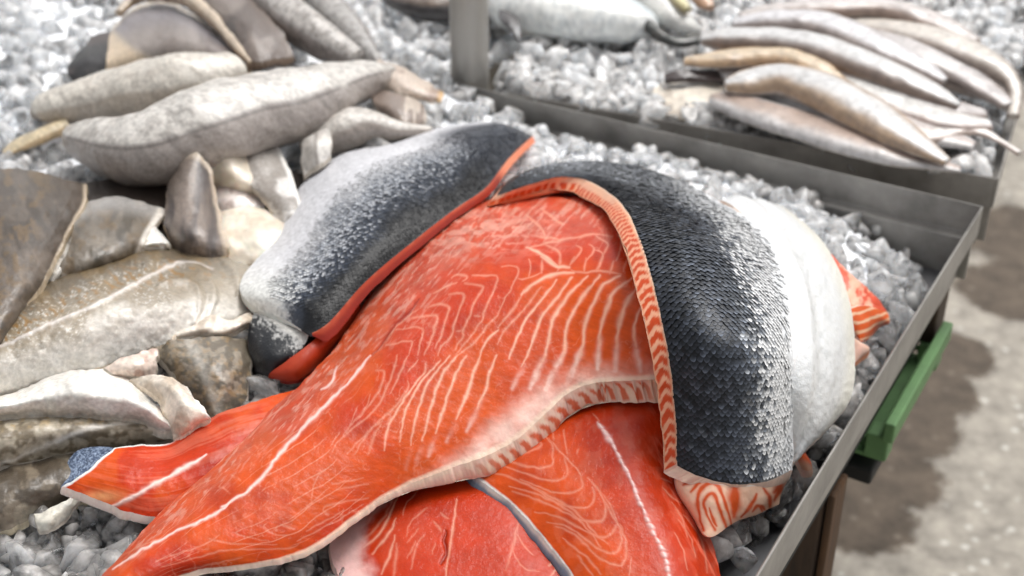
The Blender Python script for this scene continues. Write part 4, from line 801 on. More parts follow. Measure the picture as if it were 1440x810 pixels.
# big brown fillet at left margin
def cBr(px, py, u, v):
    c = mix(B3((50, 38, 24), px), B3((82, 66, 50), px), fbm(px * .02, py * .05, 3.)); st = fbm((px * .5 + py * .86) * .02, (px * .86 - py * .5) * .16, 5., 3)
    c = mix(c, B3((128, 112, 96), px), sst(.5, .72, st) * .16 + .30 * sst(.52, .66, fbm(px * .035, py * .03, 15.))); c = mix(c, B3((110, 82, 34), px), speck(px, py, .09, 8., .55, .65) * (1 - sst(.5, .8, v)) * .6); return mix(c, B3((186, 166, 140), px), sst(.955, .99, v))  # thin streaks paint a pale sheen; the broad mottling is skin tone
fillet('cod_fillet', [[(-70,232,-.01),(15,236,.004),(72,246,.002),(122,258,-.014)],[(-70,275,.01),(12,272,.020),(70,278,.016),(118,288,-.008)],[(-70,330,.01),(4,322,.020),(56,322,.014),(94,330,-.006)],[(-70,410),(-5,392,.012),(38,388,.008),(70,380,-.008)],[(-70,460),(-20,450,.010),(12,448,.006),(34,436,-.008)],[(-70,530),(-30,515,.004),(-8,508,.0),(4,498,-.012)]], .038, cBr, 'dark brown cod fillet with streaked skin cut off by the left picture margin', nu=150, nv=130, seed=5., th=.007, ecol=(186, 168, 142))
# olive piece with cream tip
def cOl(px, py, u, v):
    c = mix(B3((70, 60, 44), px), B3((112, 100, 84), px), sst(.4, .65, fbm(px * .05, py * .03, 4.))); c = mix(c, B3((106, 78, 28), px), speck(px, py, .06, 6.) * .5); c = mix(c, B3((172, 168, 164), px), (1 - sst(.05, .3, u)) * .7)
    return mix(c, B3((214, 206, 194), px), sst(.88, .96, v))
fillet('cod_fillet', [[(106,298,-.008),(148,277,-.002),(190,281,-.002),(234,294,-.008)],[(102,330,.004),(142,318,.010),(182,316,.008),(214,322,.0)],[(92,360,.0),(125,358,.004),(165,352,.004),(200,342,-.004)],[(78,388,-.014),(118,385,-.012),(160,372,-.012),(200,356,-.016)]], .032, cOl, 'small olive cod piece with cream tip behind the speckled fillet', nu=90, nv=100, seed=6.)
fillet('fish_trim', [[(58,392,-.01),(78,360,-.002),(104,306,-.008)],[(75,395,-.006),(92,365,.002),(108,318,-.004)],[(90,396,-.02),(106,372,-.014),(116,335,-.016)]], .024, lambda px, py, u, v: mix(B3((176, 170, 160), px), B3((128, 120, 110), px), speck(px, py, .08, 2.)), 'grey pale belly strip between brown and olive cod pieces', nu=50, nv=50)
fillet('fish_trim', [[(190,346,-.006),(203,330,.0),(211,311,.0)],[(202,348,-.004),(215,336,.004),(216,312,.002)],[(232,348,-.006),(232,342,.0),(240,345,-.004)]], .030, lambda px, py, u, v: B3((226, 222, 214), px) * 1., 'small white triangular flap above the speckled cod fillet', nu=40, nv=30)
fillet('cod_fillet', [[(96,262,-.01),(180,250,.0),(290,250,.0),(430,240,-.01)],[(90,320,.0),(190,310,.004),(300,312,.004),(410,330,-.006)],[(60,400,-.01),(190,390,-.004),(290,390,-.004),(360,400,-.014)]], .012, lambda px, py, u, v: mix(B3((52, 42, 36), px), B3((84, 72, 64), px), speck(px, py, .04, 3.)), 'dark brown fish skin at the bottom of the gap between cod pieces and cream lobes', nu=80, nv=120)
# curled translucent pieces
def cCu(px, py, u, v):
    c = mix(B3((124, 108, 96), px), B3((80, 70, 66), px), sst(.4, .65, fbm(px * .06, py * .012, 4.))); c = mix(c, B3((190, 172, 150), px), np.clip(sst(.86, .97, v) + (1 - sst(.04, .14, u)), 0, 1)); return c
fillet('fish_trim', [[(244,244,-.002),(258,216,.010),(278,214,.016),(296,236,.012)],[(236,264,.0),(256,244,.016),(282,248,.018),(304,268,.008)],[(231,292,.0),(256,288,.018),(286,296,.018),(310,306,.004)],[(234,322,-.004),(258,326,.012),(290,334,.012),(320,338,-.002)],[(248,354,-.018),(268,358,-.010),(296,362,-.010),(326,358,-.018)]], .034, cCu, 'grey brown curled fish flap standing beside the cream lobes', nu=110, nv=100, seed=9., noise=.001, th=.004, ecol=(196, 176, 150))
cLobe = lambda px, py, u, v: mix(mix(B3((240, 228, 208), px), B3((216, 196, 170), px), sst(.35, .7, fbm(px * .03, py * .07, 6.)) * .7), B3((176, 152, 124), px), sst(.75, 1., v) * .4)
fillet('fish_trim', [[(258,214,.002),(284,206,.006),(314,206,.004),(350,216,-.006)],[(270,224,-.006),(296,222,-.002),(326,228,.002),(360,240,-.004)],[(284,244,-.012),(306,244,-.006),(332,250,.0),(362,260,-.006)],[(300,268,-.024),(318,270,-.018),(340,272,-.014),(362,274,-.016)]], .040, cLobe, 'cream rounded fish lobe lining the top of the curled flap', mat=M_CREAM, nu=70, nv=70, noise=.0012, th=.003, ecol=(216, 196, 166))
fillet('fish_trim', [[(300,300,-.010),(332,290,-.004),(364,292,-.004),(410,304,-.016)],[(304,320,-.002),(338,312,.004),(370,314,.004),(416,322,-.012)],[(310,344,-.006),(342,340,.0),(374,342,.0),(416,346,-.014)],[(318,374,-.020),(346,372,-.016),(376,372,-.016),(410,370,-.022)]], .028, cLobe, 'lower cream rounded fish lobe beside the silver salmon fillet', mat=M_CREAM, nu=70, nv=70, noise=.0012, th=.003, ecol=(210, 188, 158))
def loft(name, pts, colfn, label, cat, group, mat=None, n=120, m=40, parent=None, part='body', noise=.0015, seed=0., flat_=.9, sq=2.0, base=None):
    """fish body: pts = (px,py,z above pile of the middle, half width, half height)"""
    p = curve(pts, n); z = pile(p[:, 0], p[:, 1]) + p[:, 2]; C = at(p[:, 0], p[:, 1], z)
    T = np.gradient(C, axis=0); T /= np.linalg.norm(T, axis=1, keepdims=True); S = np.cross(T, [0, 0, 1.]); S /= np.linalg.norm(S, axis=1, keepdims=True); U = np.cross(S, T)
    th = np.linspace(0, 2 * np.pi, m, endpoint=False); e = 2. / sq
    cx, cz = np.sign(np.cos(th)) * np.abs(np.cos(th)) ** e, np.sign(np.sin(th)) * np.abs(np.sin(th)) ** e
    hw, hh = np.maximum(p[:, 3], .0006), np.maximum(p[:, 4], .0006)
    V = C[:, None] + S[:, None] * (hw[:, None] * cx)[..., None] + U[:, None] * (hh[:, None] * cz)[..., None]
    N = S[:, None] * (cx / 1.)[None, :, None] + U[:, None] * cz[None, :, None]
    q = V * 30; rd = 1 - np.abs(2 * fbm(q[..., 0] * .8 + q[..., 2], q[..., 1] * 2.2, seed + 4, 3) - 1); V = V + N * ((fbm(q[..., 0] + q[..., 2], q[..., 1], seed, 4) - .5) * 4 * noise)[..., None]
    s = np.broadcast_to(np.linspace(0, 1, n)[:, None], (n, m)); a = np.broadcast_to(th[None], (n, m))
    i = np.arange(n * m).reshape(n, m); F = np.stack([i[:-1], np.roll(i, -1, 1)[:-1], np.roll(i, -1, 1)[1:], i[1:]], -1).reshape(-1, 4)[:, ::-1]
    # end caps
    Vf = np.r_[V.reshape(-1, 3), [V[0].mean(0), V[-1].mean(0)]]; col = colfn(s, a, V).reshape(-1, 3)
    col = np.r_[col, [col[:m].mean(0), col[-m:].mean(0)]]
    Fl = [tuple(f) for f in F] + [(j, (j + 1) % m, n * m) for j in range(m)] + [((n - 1) * m + (j + 1) % m, (n - 1) * m + j, n * m + 1) for j in range(m)]
    t = parent or thing(name, C.mean(0) - np.array([0, 0, hh.max()]), label, cat, group)
    mesh(part, Vf, Fl, mat or M_WHITE, t, col); return t
def cFish(top, side, line=None, spk=(90, 84, 78), amt=.5, up=np.pi / 2, dark=None, ends=None, lim=1.0):
    def f(s, a, V):
        shp = (*s.shape, 3); q = V * 1.; n1 = fbm(q[..., 0] * 190, q[..., 1] * 190, q[..., 2] * 190, 3); n0 = fbm(q[..., 0] * 30, q[..., 1] * 30, q[..., 2] * 30, 3)
        d = np.abs(((a - up + np.pi) % (2 * np.pi)) - np.pi)
        c = mix(np.broadcast_to(srgb(*top), shp), np.broadcast_to(srgb(*side), shp), sst(lim - .07, lim + .12, d + (n0 - .5) * .3)); c = mix(c, np.broadcast_to(srgb(*spk), shp), sst(.5, .68, n1) * amt)
        n5 = fbm(q[..., 0] * 55, q[..., 1] * 75, q[..., 2] * 55 + 3, 4); c = c * (.78 + .44 * n5)[..., None]; c = mix(c, np.broadcast_to(srgb(*spk), shp), sst(.56, .66, n5) * .35)
        if line is not None: c = mix(c, np.broadcast_to(srgb(*(dark or (70, 60, 56))), shp), np.exp(-((a - line) / .05) ** 2) * .7 * sst(.3, .5, n0 + .1))
        if ends: c = mix(c, np.broadcast_to(srgb(*ends), shp), 1 - sst(.05, .07, s))
        return c
    return f
UPF = 4.25    # the angle of the side that faces the viewer for a body running left to right is below UPF
FISH = 'whole white fish heaped at upper left'
loft('whole_fish', [(104,190,.028,.016,.012),(125,198,.030,.030,.024),(160,206,.032,.042,.034),(210,208,.036,.054,.040),(270,186,.038,.060,.044),(340,162,.038,.060,.044),(405,148,.038,.056,.042),(465,126,.036,.042,.032),(520,108,.032,.026,.020),(548,100,.030,.014,.010)], cFish((216, 211, 204), (168, 159, 153), .58, (134, 126, 120), .5, 1.95, lim=1.3), 'long pale headless fish with dark lateral line lying on top of the upper left heap', 'fish', FISH, n=240, m=90, noise=.0022)
loft('whole_fish', [(70,153,.026,.024,.020),(76,151,.027,.027,.022),(130,138,.030,.034,.027),(200,124,.030,.042,.032),(260,112,.030,.042,.032),(330,98,.024,.030,.022)], cFish((216, 209, 198), (184, 172, 158), None, (154, 144, 134), .4, 1.7, ends=(196, 112, 84), lim=1.4), 'cream white fish with pink cut end pointing left at the ice', 'fish', FISH, n=220, m=80, noise=.002)
loft('fish_tail', [(6,216,.006,.008,.003),(28,204,.010,.017,.006),(60,190,.013,.016,.008),(96,176,.013,.010,.008)], cFish((212, 194, 160), (186, 160, 124), amt=.2), 'thin cream tail strip lying on ice below the pink-cut fish', 'fish tail', FISH)
def cW1(px, py, u, v):
    c = mix(B3((142, 130, 122), px), B3((112, 98, 90), px), sst(.4, .7, fbm(px * .03, py * .03, 3.))); c = mix(c, B3((120, 116, 126), px), np.exp(-((v - .15) / .2) ** 2) * .7); c = mix(c, B3((208, 184, 152), px), np.clip((1 - sst(.10, .22, u - (v - .5) * .35)), 0, 1)); return mix(c, B3((206, 188, 164), px), 1 - sst(.02, .07, v))
fillet('fish_fillet', [[(158,46,-.006),(155,60,.006),(152,84,.004),(150,104,-.012)],[(187,12,-.01),(190,44,.014),(196,70,.012),(206,92,-.010)],[(230,0,-.01),(240,34,.018),(250,64,.014),(262,94,-.010)],[(288,34,-.008),(296,55,.012),(305,76,.008),(312,100,-.010)],[(354,92,-.012),(353,95,-.010),(350,98,-.012),(346,103,-.016)]], .030, cW1, 'grey brown folded fillet with cream lining at the top left of the heap', nu=130, nv=90, th=.008, ecol=(212, 190, 158))
loft('fish_tail', [(168,18,.038,.006,.006),(195,-4,.042,.010,.010),(240,-8,.048,.012,.012),(285,14,.046,.010,.010),(330,62,.038,.006,.006),(352,88,.034,.004,.004)], cFish((204, 186, 164), (176, 152, 126), amt=.2), 'cream rolled fish edge arching over the grey brown folded fillet', 'fish tail', FISH)
fillet('fish_fillet', [[(262,-40,0.),(300,-40,.012),(350,-40,.008)],[(285,5,.0),(318,0,.016),(358,0,.006)],[(318,50,.0),(350,40,.014),(392,40,.004)],[(345,90,-.012),(372,86,-.004),(412,80,-.012)]], .040, lambda px, py, u, v: mix(mix(B3((92, 76, 66), px), B3((66, 52, 44), px), speck(px, py, .04, 3.)), B3((136, 122, 112), px), np.clip(speck(px, py, .03, 9.) * .6 + sst(.8, 1, v) * .5, 0, 1)), 'dark brown skinned fillet wedged behind the grey brown one at the top', nu=90, nv=70, th=.01, ecol=(120, 100, 84))
loft('whole_fish', [(300,-70,.040,.03,.026),(360,-20,.042,.030,.028),(410,25,.040,.030,.028),(455,58,.034,.027,.024),(500,86,.026,.018,.016)], cFish((196, 190, 184), (142, 132, 126), None, (96, 88, 82), .6, 1.6), 'speckled grey fish coming down from the top picture edge', 'fish', FISH)
loft('whole_fish', [(390,-60,.020,.026,.022),(440,-10,.022,.026,.022),(485,35,.020,.024,.02),(520,76,.014,.014,.012),(535,92,.010,.006,.006)], cFish((172, 168, 164), (128, 120, 116), None, (88, 82, 78), .5, 1.2), 'slim grey fish just right of the speckled one at the top', 'fish', FISH)
fillet('fish_fin', [[(128,50,.01),(144,46,.012),(160,48,.012)],[(112,72,.008),(135,68,.012),(160,70,.010)],[(94,95,.002),(120,88,.008),(158,86,.006)],[(104,114,-.008),(125,110,-.004),(152,105,-.006)]], .018, lambda px, py, u, v: mix(B3((30, 26, 26), px), B3((74, 62, 58), px), np.clip(speck(px, py, .08, 3.) * .6 + (1 - sst(.1, .3, u)), 0, 1)), 'black fish fin spread on the ice left of the heap', cat='fish fin', nu=60, nv=50, th=.003, ecol=(40, 34, 32), group=FISH)
fillet('fish_fin', [[(530,84,.0),(560,90,.006),(592,110,.004),(624,130,.0)],[(530,102,.004),(560,108,.010),(590,124,.006),(623,136,.0)],[(534,126,-.010),(560,130,-.004),(590,140,-.006),(620,144,-.006)]], .030, lambda px, py, u, v: mix(mix(B3((202, 182, 164), px), B3((168, 142, 124), px), speck(px, py, .06, 3.)), B3((206, 160, 90), px), sst(.9, .98, v)), 'cream fish fin with yellow tip pointing at the ice by the pole', cat='fish fin', nu=50, nv=90, th=.002, group=FISH)
fillet('fish_trim', [[(520,128,.0),(556,130,.010),(598,148,.0)],[(528,145,.004),(560,152,.014),(600,165,.002)],[(536,164,-.006),(566,176,.002),(592,182,-.008)]], .018, lambda px, py, u, v: mix(B3((134, 116, 104), px), B3((192, 176, 160), px), sst(.5, .62, fbm(px * .08, py * .03, 3.))), 'brown and cream folded fish lining under the yellow tipped fin', nu=50, nv=60, group=FISH)
loft('whole_fish', [(428,206,.012,.016,.014),(470,190,.016,.024,.022),(510,178,.018,.024,.022),(555,184,.014,.014,.013),(604,184,.010,.006,.006)], cFish((208, 202, 194), (150, 140, 132), None, (130, 120, 112), .4, 1.7), 'pale fish tail tapering right, tucked behind the silver salmon skin', 'fish', FISH)
fillet('fish_trim', [[(426,196,.0),(444,184,.006),(464,180,.0)],[(424,215,.002),(444,205,.010),(466,200,.002)],[(428,246,-.010),(446,232,-.004),(466,220,-.008)]], .030, lambda px, py, u, v: mix(B3((206, 200, 192), px), B3((150, 142, 134), px), np.clip(np.exp(-((v - .5) / .06) ** 2) + speck(px, py, .06, 1.) * .4, 0, 1)), 'short pale fish strip hanging upright beside the silver salmon', nu=50, nv=50, group=FISH)
fillet('fish_trim', [[(326,206,-.006),(358,204,.0),(392,206,-.006)],[(340,232,.004),(368,226,.008),(402,226,-.002)],[(352,258,.004),(378,252,.008),(412,254,-.002)],[(374,286,-.002),(396,282,.004),(424,286,-.008)],[(390,318,-.016),(406,314,-.012),(424,306,-.018)]], .032, lambda px, py, u, v: mix(mix(B3((150, 142, 134), px), B3((204, 198, 192), px), sst(.45, .62, fbm(px * .04, py * .07, 2.))), B3((222, 218, 212), px), sst(.88, .95, v)), 'grey white fish strip lying between cream lobe and silver salmon', nu=60, nv=50)
fillet('fish_trim', [[(298,262,-.008),(328,256,.0),(366,264,-.008)],[(304,280,.0),(332,274,.004),(372,282,-.004)],[(312,304,-.008),(336,300,-.004),(374,304,-.012)]], .026, lambda px, py, u, v: mix(B3((204, 190, 182), px), B3((170, 150, 140), px), speck(px, py, .08, 3.)), 'small pinkish fish scrap between the two cream lobes', nu=40, nv=40, mat=M_CREAM, th=.003)
# lower left
cWt = lambda px, py, u, v: mix(mix(B3((222, 218, 210), px), B3((188, 182, 172), px), speck(px, py, .05, 4.) * .6), B3((150, 142, 130), px), sst(.8, 1, v) * .6)
fillet('fish_fillet', [[(-45,568,-.008),(-45,580,.004),(-45,592,-.004)],[(0,557,-.008),(0,570,.006),(0,586,-.004)],[(66,531,-.008),(65,556,.010),(62,585,-.006)],[(114,520,-.010),(120,550,.012),(124,586,-.006)],[(160,525,-.010),(166,556,.010),(174,590,-.008)],[(202,548,-.010),(208,572,.006),(214,602,-.010)],[(246,596,-.012),(245,602,-.010),(243,608,-.012)]], .030, cWt, 'smooth white belly roll curving below the speckled cod fillet', nu=150, nv=60, th=.008, ecol=(206, 198, 186))
def cMo(px, py, u, v):
    c = mix(B3((170, 158, 136), px), B3((116, 102, 78), px), sst(.42, .62, fbm(px * .07, py * .09, 4., 3))); c = mix(c, B3((176, 146, 88), px), (1 - sst(.3, .5, v)) * speck(px, py, .12, 6., .5, .65) * .6)
    ll = linemask(px, py, [(3.4, [(-20,660),(18,645),(91,615),(140,600),(200,590)])], 1.2, 3.); return mix(c, B3((214, 208, 196), px), ll * .9)
fillet('cod_fillet', [[(-45,590,-.004),(-45,620,.006),(-45,668,-.01)],[(0,583,-.004),(0,616,.008),(0,658,-.010)],[(70,580,-.004),(75,606,.008),(80,639,-.012)],[(130,582,-.006),(140,602,.004),(150,629,-.014)],[(190,588,-.008),(200,602,.0),(205,624,-.016)],[(242,602,-.016),(248,608,-.012),(247,616,-.02)]], .020, cMo, 'mottled tan cod fillet with white lateral line under the white roll', nu=170, nv=80, th=.006)
fillet('cod_fillet', [[(-45,660,-.004),(-45,700,.004),(-45,765,-.012)],[(20,650,-.002),(20,694,.008),(20,740,-.010)],[(80,638,-.002),(85,672,.008),(90,712,-.010)],[(150,626,-.006),(155,660,.002),(160,700,-.014)],[(245,612,-.014),(245,640,-.010),(252,690,-.02)]], .008, lambda px, py, u, v: mix(mix(B3((78, 66, 50), px), B3((116, 102, 82), px), sst(.45, .62, fbm(px * .06, py * .06, 3.))), B3((150, 138, 116), px), speck(px, py, .03, 7., .6, .7) * .6), 'dark olive cod fillet at the lower left under the salmon tail', nu=120, nv=80, th=.006, ecol=(176, 164, 140))
fillet('fish_fin', [[(48,722,.002),(72,714,.004),(98,700,.004),(114,698,.002)],[(50,734,.0),(70,730,.004),(92,718,.002),(106,712,.0)],[(56,748,-.006),(70,746,-.004),(84,738,-.004),(94,728,-.006)]], .006, lambda px, py, u, v: mix(B3((206, 200, 184), px), B3((178, 168, 148), px), speck(px, py, .08, 3.)), 'pale fin resting on the ice at the lower left', cat='fish fin', nu=40, nv=50, th=.003)
def cM2(px, py, u, v):
    c = mix(B3((96, 86, 70), px), B3((136, 124, 106), px), sst(.45, .6, fbm(px * .09, py * .12, 4., 3))); c = mix(c, B3((160, 124, 64), px), speck(px, py, .16, 5., .5, .7) * .4); return mix(c, B3((186, 180, 170), px), np.exp(-((v - .42) / .07) ** 2) * .45)
fillet('cod_fillet', [[(218,484,-.008),(255,478,.004),(300,474,.004),(346,478,-.012)],[(232,512,-.004),(268,508,.010),(312,508,.010),(352,514,-.012)],[(258,545,-.006),(285,542,.006),(318,542,.004),(350,550,-.016)],[(284,590,-.014),(300,586,-.006),(322,580,-.008),(338,574,-.02)]], .018, cM2, 'mottled brown cod tail tucked between speckled fillet and red salmon', nu=100, nv=90, th=.008)
fillet('fish_trim', [[(184,534,-.004),(225,527,.004),(264,544,-.002)],[(210,550,-.002),(245,548,.010),(277,562,.002)],[(232,580,-.004),(262,578,.006),(294,586,-.002)],[(244,618,-.012),(258,612,-.008),(282,598,-.010)]], .030, lambda px, py, u, v: mix(mix(B3((218, 204, 186), px), B3((192, 172, 148), px), sst(.45, .65, fbm(px * .05, py * .03, 4.))), B3((234, 228, 218), px), sst(.92, .98, v)), 'cream folded belly flap above the salmon tail piece', nu=80, nv=60, th=.005, ecol=(226, 212, 194))
fillet('fish_trim', [[(148,518,-.004),(182,500,.004),(222,488,.0)],[(158,524,-.002),(190,514,.006),(222,505,.0)],[(168,531,-.008),(196,530,-.002),(220,526,-.008)]], .026, lambda px, py, u, v: mix(B3((216, 196, 180), px), B3((190, 156, 138), px), speck(px, py, .07, 3.)), 'small pinkish cream scrap between speckled cod and white roll', nu=40, nv=50)

# ================================================================== fish in the back tray
BZ = .90
def bloft(pts, colfn, label, hz=.0, **k):
    q = [(x, y, BZ + z - float(pile(x, y)), w, h) for x, y, z, w, h in pts]
    p = curve(q, 110)
    q = [(x, y, z, w * 1.4, h * .8) for x, y, z, w, h in q]
    return loft('slim_fish', q, colfn, label, 'fish', 'slim fish laid out in the back tray', mat=M_EEL, n=110, m=36, noise=.0012, sq=2.2, **k)
def cE(top, side, belly=(206, 200, 196), up=1.45):
    def f(s, a, V):
        shp = (*s.shape, 3); q = V; n0 = fbm(q[..., 0] * 40, q[..., 1] * 40, q[..., 2] * 40, 3); n1 = fbm(q[..., 0] * 140, q[..., 1] * 140, q[..., 2] * 140, 3)
        d = ((a - up + np.pi) % (2 * np.pi)) - np.pi     # negative = towards viewer for a body running left to right
        c = mix(np.broadcast_to(srgb(*top), shp), np.broadcast_to(srgb(*side), shp), sst(.25, .9, np.abs(d) + (n0 - .5) * .5)); c = mix(c, np.broadcast_to(srgb(*belly), shp), sst(1.5, 2.0, np.abs(d) + (n0 - .5) * .4)); return mix(c, np.broadcast_to(srgb(110, 100, 98), shp), sst(.52, .7, n1) * .3)
    return f
GREY, TAN, BRN, CRM, PLE = (200, 199, 198), (166, 142, 118), (128, 112, 102), (204, 184, 156), (206, 204, 200)
bloft([(1000,140,.010,.006,.008),(1030,146,.012,.018,.014),(1090,165,.012,.024,.016),(1170,190,.012,.024,.016),(1260,218,.010,.018,.012),(1350,238,.004,.006,.004)], cE((170,150,138), (196,192,190)), 'pale frilled slim fish lying lowest along the back tray front wall')
bloft([(1020,122,.030,.006,.008),(1045,118,.032,.018,.016),(1100,112,.036,.026,.022),(1165,132,.036,.028,.024),(1225,165,.032,.026,.022),(1280,198,.026,.018,.015),(1332,228,.018,.006,.005)], cE(GREY, TAN), 'grey and tan slim fish in front with rounded flank, nearest the tray wall')
bloft([(962,86,.030,.008,.006),(1010,84,.034,.014,.012),(1065,80,.038,.016,.014),(1115,84,.042,.016,.014),(1155,100,.042,.014,.012),(1185,120,.036,.008,.008)], cE(CRM, (190,160,128)), 'cream peach slim fish lying across behind the tan one')
bloft([(1150,104,.026,.014,.012),(1210,128,.026,.022,.018),(1270,152,.022,.022,.016),(1330,170,.018,.020,.012),(1390,176,.014,.010,.008)], cE(PLE, (160,142,134)), 'silver grey slim fish to the right of the cream one')
bloft([(985,58,.040,.008,.008),(1020,56,.042,.018,.018),(1090,58,.046,.022,.020),(1165,74,.048,.024,.022),(1240,102,.044,.022,.02),(1310,132,.034,.016,.014),(1348,150,.026,.006,.006)], cE(GREY, BRN), 'brown backed slim fish with silver ridge in the middle of the row')
bloft([(1030,36,.048,.008,.008),(1075,32,.052,.020,.018),(1150,36,.056,.024,.022),(1215,60,.056,.022,.020),(1280,90,.048,.018,.016),(1328,116,.036,.008,.008)], cE((206,204,206), (150,138,132)), 'bluish grey slim fish arched over the row')
bloft([(1150,36,.036,.010,.010),(1230,44,.042,.022,.020),(1310,60,.044,.026,.022),(1375,84,.040,.022,.02),(1415,108,.034,.012,.012),(1428,130,.026,.007,.007),(1424,165,.012,.005,.005)], cE((198,190,180), (146,132,122)), 'speckled slim fish with tail drooping over the right end')
bloft([(1040,22,.050,.006,.006),(1100,14,.056,.014,.012),(1170,12,.060,.018,.016),(1240,12,.060,.02,.018),(1310,34,.054,.02,.018),(1372,62,.044,.010,.010)], cE((196,188,184), (150,130,118)), 'slim fish furthest back in the row, crossing behind the others')
bloft([(1270,88,.018,.016,.012),(1330,106,.020,.022,.018),(1390,124,.018,.022,.016),(1432,132,.014,.014,.010)], cE((206,200,194), (170,156,146)), 'short pale fish filling the gap at the right of the row')
bloft([(1240,190,.010,.010,.008),(1300,192,.012,.014,.010),(1345,182,.014,.012,.008),(1390,190,.012,.006,.005),(1434,216,.006,.003,.003)], cE((214,208,202), (176,158,148)), 'thin white tail piece ending in a dark string at the tray corner')
bloft([(1010,100,.012,.012,.010),(1090,118,.014,.03,.02),(1180,150,.014,.034,.022),(1270,176,.012,.03,.018),(1370,205,.006,.008,.006)], cE((176,164,158), (204,200,198)), 'pale grey slim fish mostly hidden under the tan one and the cream one')
bloft([(1020,70,.022,.012,.010),(1110,84,.026,.03,.022),(1210,112,.026,.034,.024),(1300,146,.020,.028,.018),(1385,160,.012,.008,.006)], cE((186,180,178), (150,138,132)), 'grey slim fish filling the middle gap under the brown backed one')
bloft([(1060,44,.034,.012,.010),(1150,52,.038,.03,.022),(1250,72,.038,.034,.024),(1340,98,.030,.026,.018),(1420,150,.018,.008,.006)], cE((180,174,172), (142,130,124)), 'dull grey slim fish lying between the arched one and the speckled one')
def blift(pts): return [(x, y, BZ + z - float(pile(x, y)), w, h) for x, y, z, w, h in pts]
def bfillet(name, rows, z, colfn, label, cat, **k):
    r = [[(p[0], p[1], BZ + z + (p[2] if len(p) > 2 else 0) - float(pile(p[0], p[1]))) for p in row] for row in rows]
    return fillet(name, r, 0., colfn, label, cat=cat, mat=M_EEL, **k)
bfillet('fish_fin', [[(930,116,.004),(955,110,.010),(985,112,.010),(1018,122,.004)],[(918,130,.0),(950,134,.006),(985,140,.006),(1012,145,.0)],[(922,156,-.008),(950,164,-.004),(985,166,-.004),(1005,160,-.014)]], -.004, lambda px, py, u, v: mix(B3((214, 202, 184), px), B3((180, 166, 148), px), speck(px, py, .05, 3.)), 'cream fan shaped fin at the left end of the slim fish row', 'fish fin', nu=40, nv=60, th=.004, group='slim fish laid out in the back tray')
bfillet('fish_fin', [[(935,104,.0),(965,98,.006),(1012,100,.0)],[(936,112,-.004),(968,110,.0),(1015,112,-.004)]], .018, lambda px, py, u, v: B3((62, 50, 48), px) * 1., 'dark brown gill opening strip above the cream fan fin', 'fish fin', nu=20, nv=40, th=.006, ecol=(60, 48, 46), group='slim fish laid out in the back tray')
loft('whole_fish', blift([(690,-10,.020,.02,.02),(730,8,.03,.05,.034),(790,18,.03,.062,.036),(850,24,.03,.056,.034),(900,34,.024,.034,.026),(922,44,.014,.010,.010)]), cFish((196, 204, 206), (232, 232, 228), None, (140, 150, 156), .35, 2.2), 'plump silver fish with white belly behind the steel pole, on ice', 'fish', 'fish at the back', mat=M_EEL)
bfillet('fish_fin', [[(696,-12,.01),(708,-12,.012),(722,-10,.01)],[(700,15,.008),(712,15,.010),(726,18,.006)],[(712,36,.002),(720,38,.004),(730,40,.002)],[(726,54,-.004),(728,55,-.004),(731,55,-.004)]], .03, lambda px, py, u, v: mix(B3((70, 66, 66), px), B3((140, 140, 142), px), speck(px, py, .05, 3.)), 'dark pointed fin hanging beside the steel pole', 'fish fin', nu=40, nv=30, th=.003, ecol=(60, 56, 56), group='fish at the back')
loft('whole_fish', blift([(905,-30,.03,.03,.02),(925,5,.032,.032,.022),(955,28,.026,.024,.016),(985,44,.016,.008,.006)]), cFish((226, 226, 222), (216, 214, 208), None, (150, 150, 148), .3, 2.2), 'white bellied fish behind the slim fish row, at top centre', 'fish', 'fish at the back', mat=M_EEL)
loft('fish_fin', blift([(878,2,.036,.006,.006),(900,24,.034,.008,.007),(925,48,.026,.009,.008),(955,60,.022,.012,.008),(985,52,.020,.012,.006)]), cFish((44, 48, 44), (32, 34, 32), amt=.4), 'curved black fin edge between the two white bellied fish', 'fish fin', 'fish at the back', mat=M_EEL)
loft('fish_tail', blift([(935,-20,.05,.012,.010),(952,0,.05,.012,.010),(968,14,.046,.008,.006)]), cFish((206, 196, 150), (176, 160, 120), amt=.2), 'yellowish tail stub at the top picture edge', 'fish tail', 'fish at the back', mat=M_EEL)
loft('fish_tail', blift([(968,-20,.05,.014,.010),(985,-2,.05,.014,.010),(998,12,.046,.008,.006)]), cFish((206, 168, 138), (186, 146, 118), amt=.2), 'peach coloured tail stub at the top picture edge', 'fish tail', 'fish at the back', mat=M_EEL)
loft('whole_fish', blift([(545,-4,.016,.012,.010),(580,8,.02,.022,.018),(625,12,.02,.024,.02),(680,2,.02,.02,.018)]), cFish((120, 104, 92), (64, 60, 60), None, (40, 38, 38), .5, 1.6), 'dark fish with tan back lying left of the steel pole', 'fish', 'fish at the back', mat=M_EEL)

# ================================================================== ice
def inside(px, py, poly):
    r = np.zeros(np.shape(px), bool); n = len(poly)
    for i in range(n):
        x0, y0 = poly[i]; x1, y1 = poly[(i + 1) % n]
        c = ((y0 > py) != (y1 > py)) & (px < (x1 - x0) * (py - y0) / (y1 - y0 + 1e-12) + x0); r ^= c
    return r
BARE = [(1300,330),(1400,280),(1400,420),(1180,830),(1000,830),(1020,760),(1110,690),(1190,600),(1215,530),(1255,490),(1295,430)]
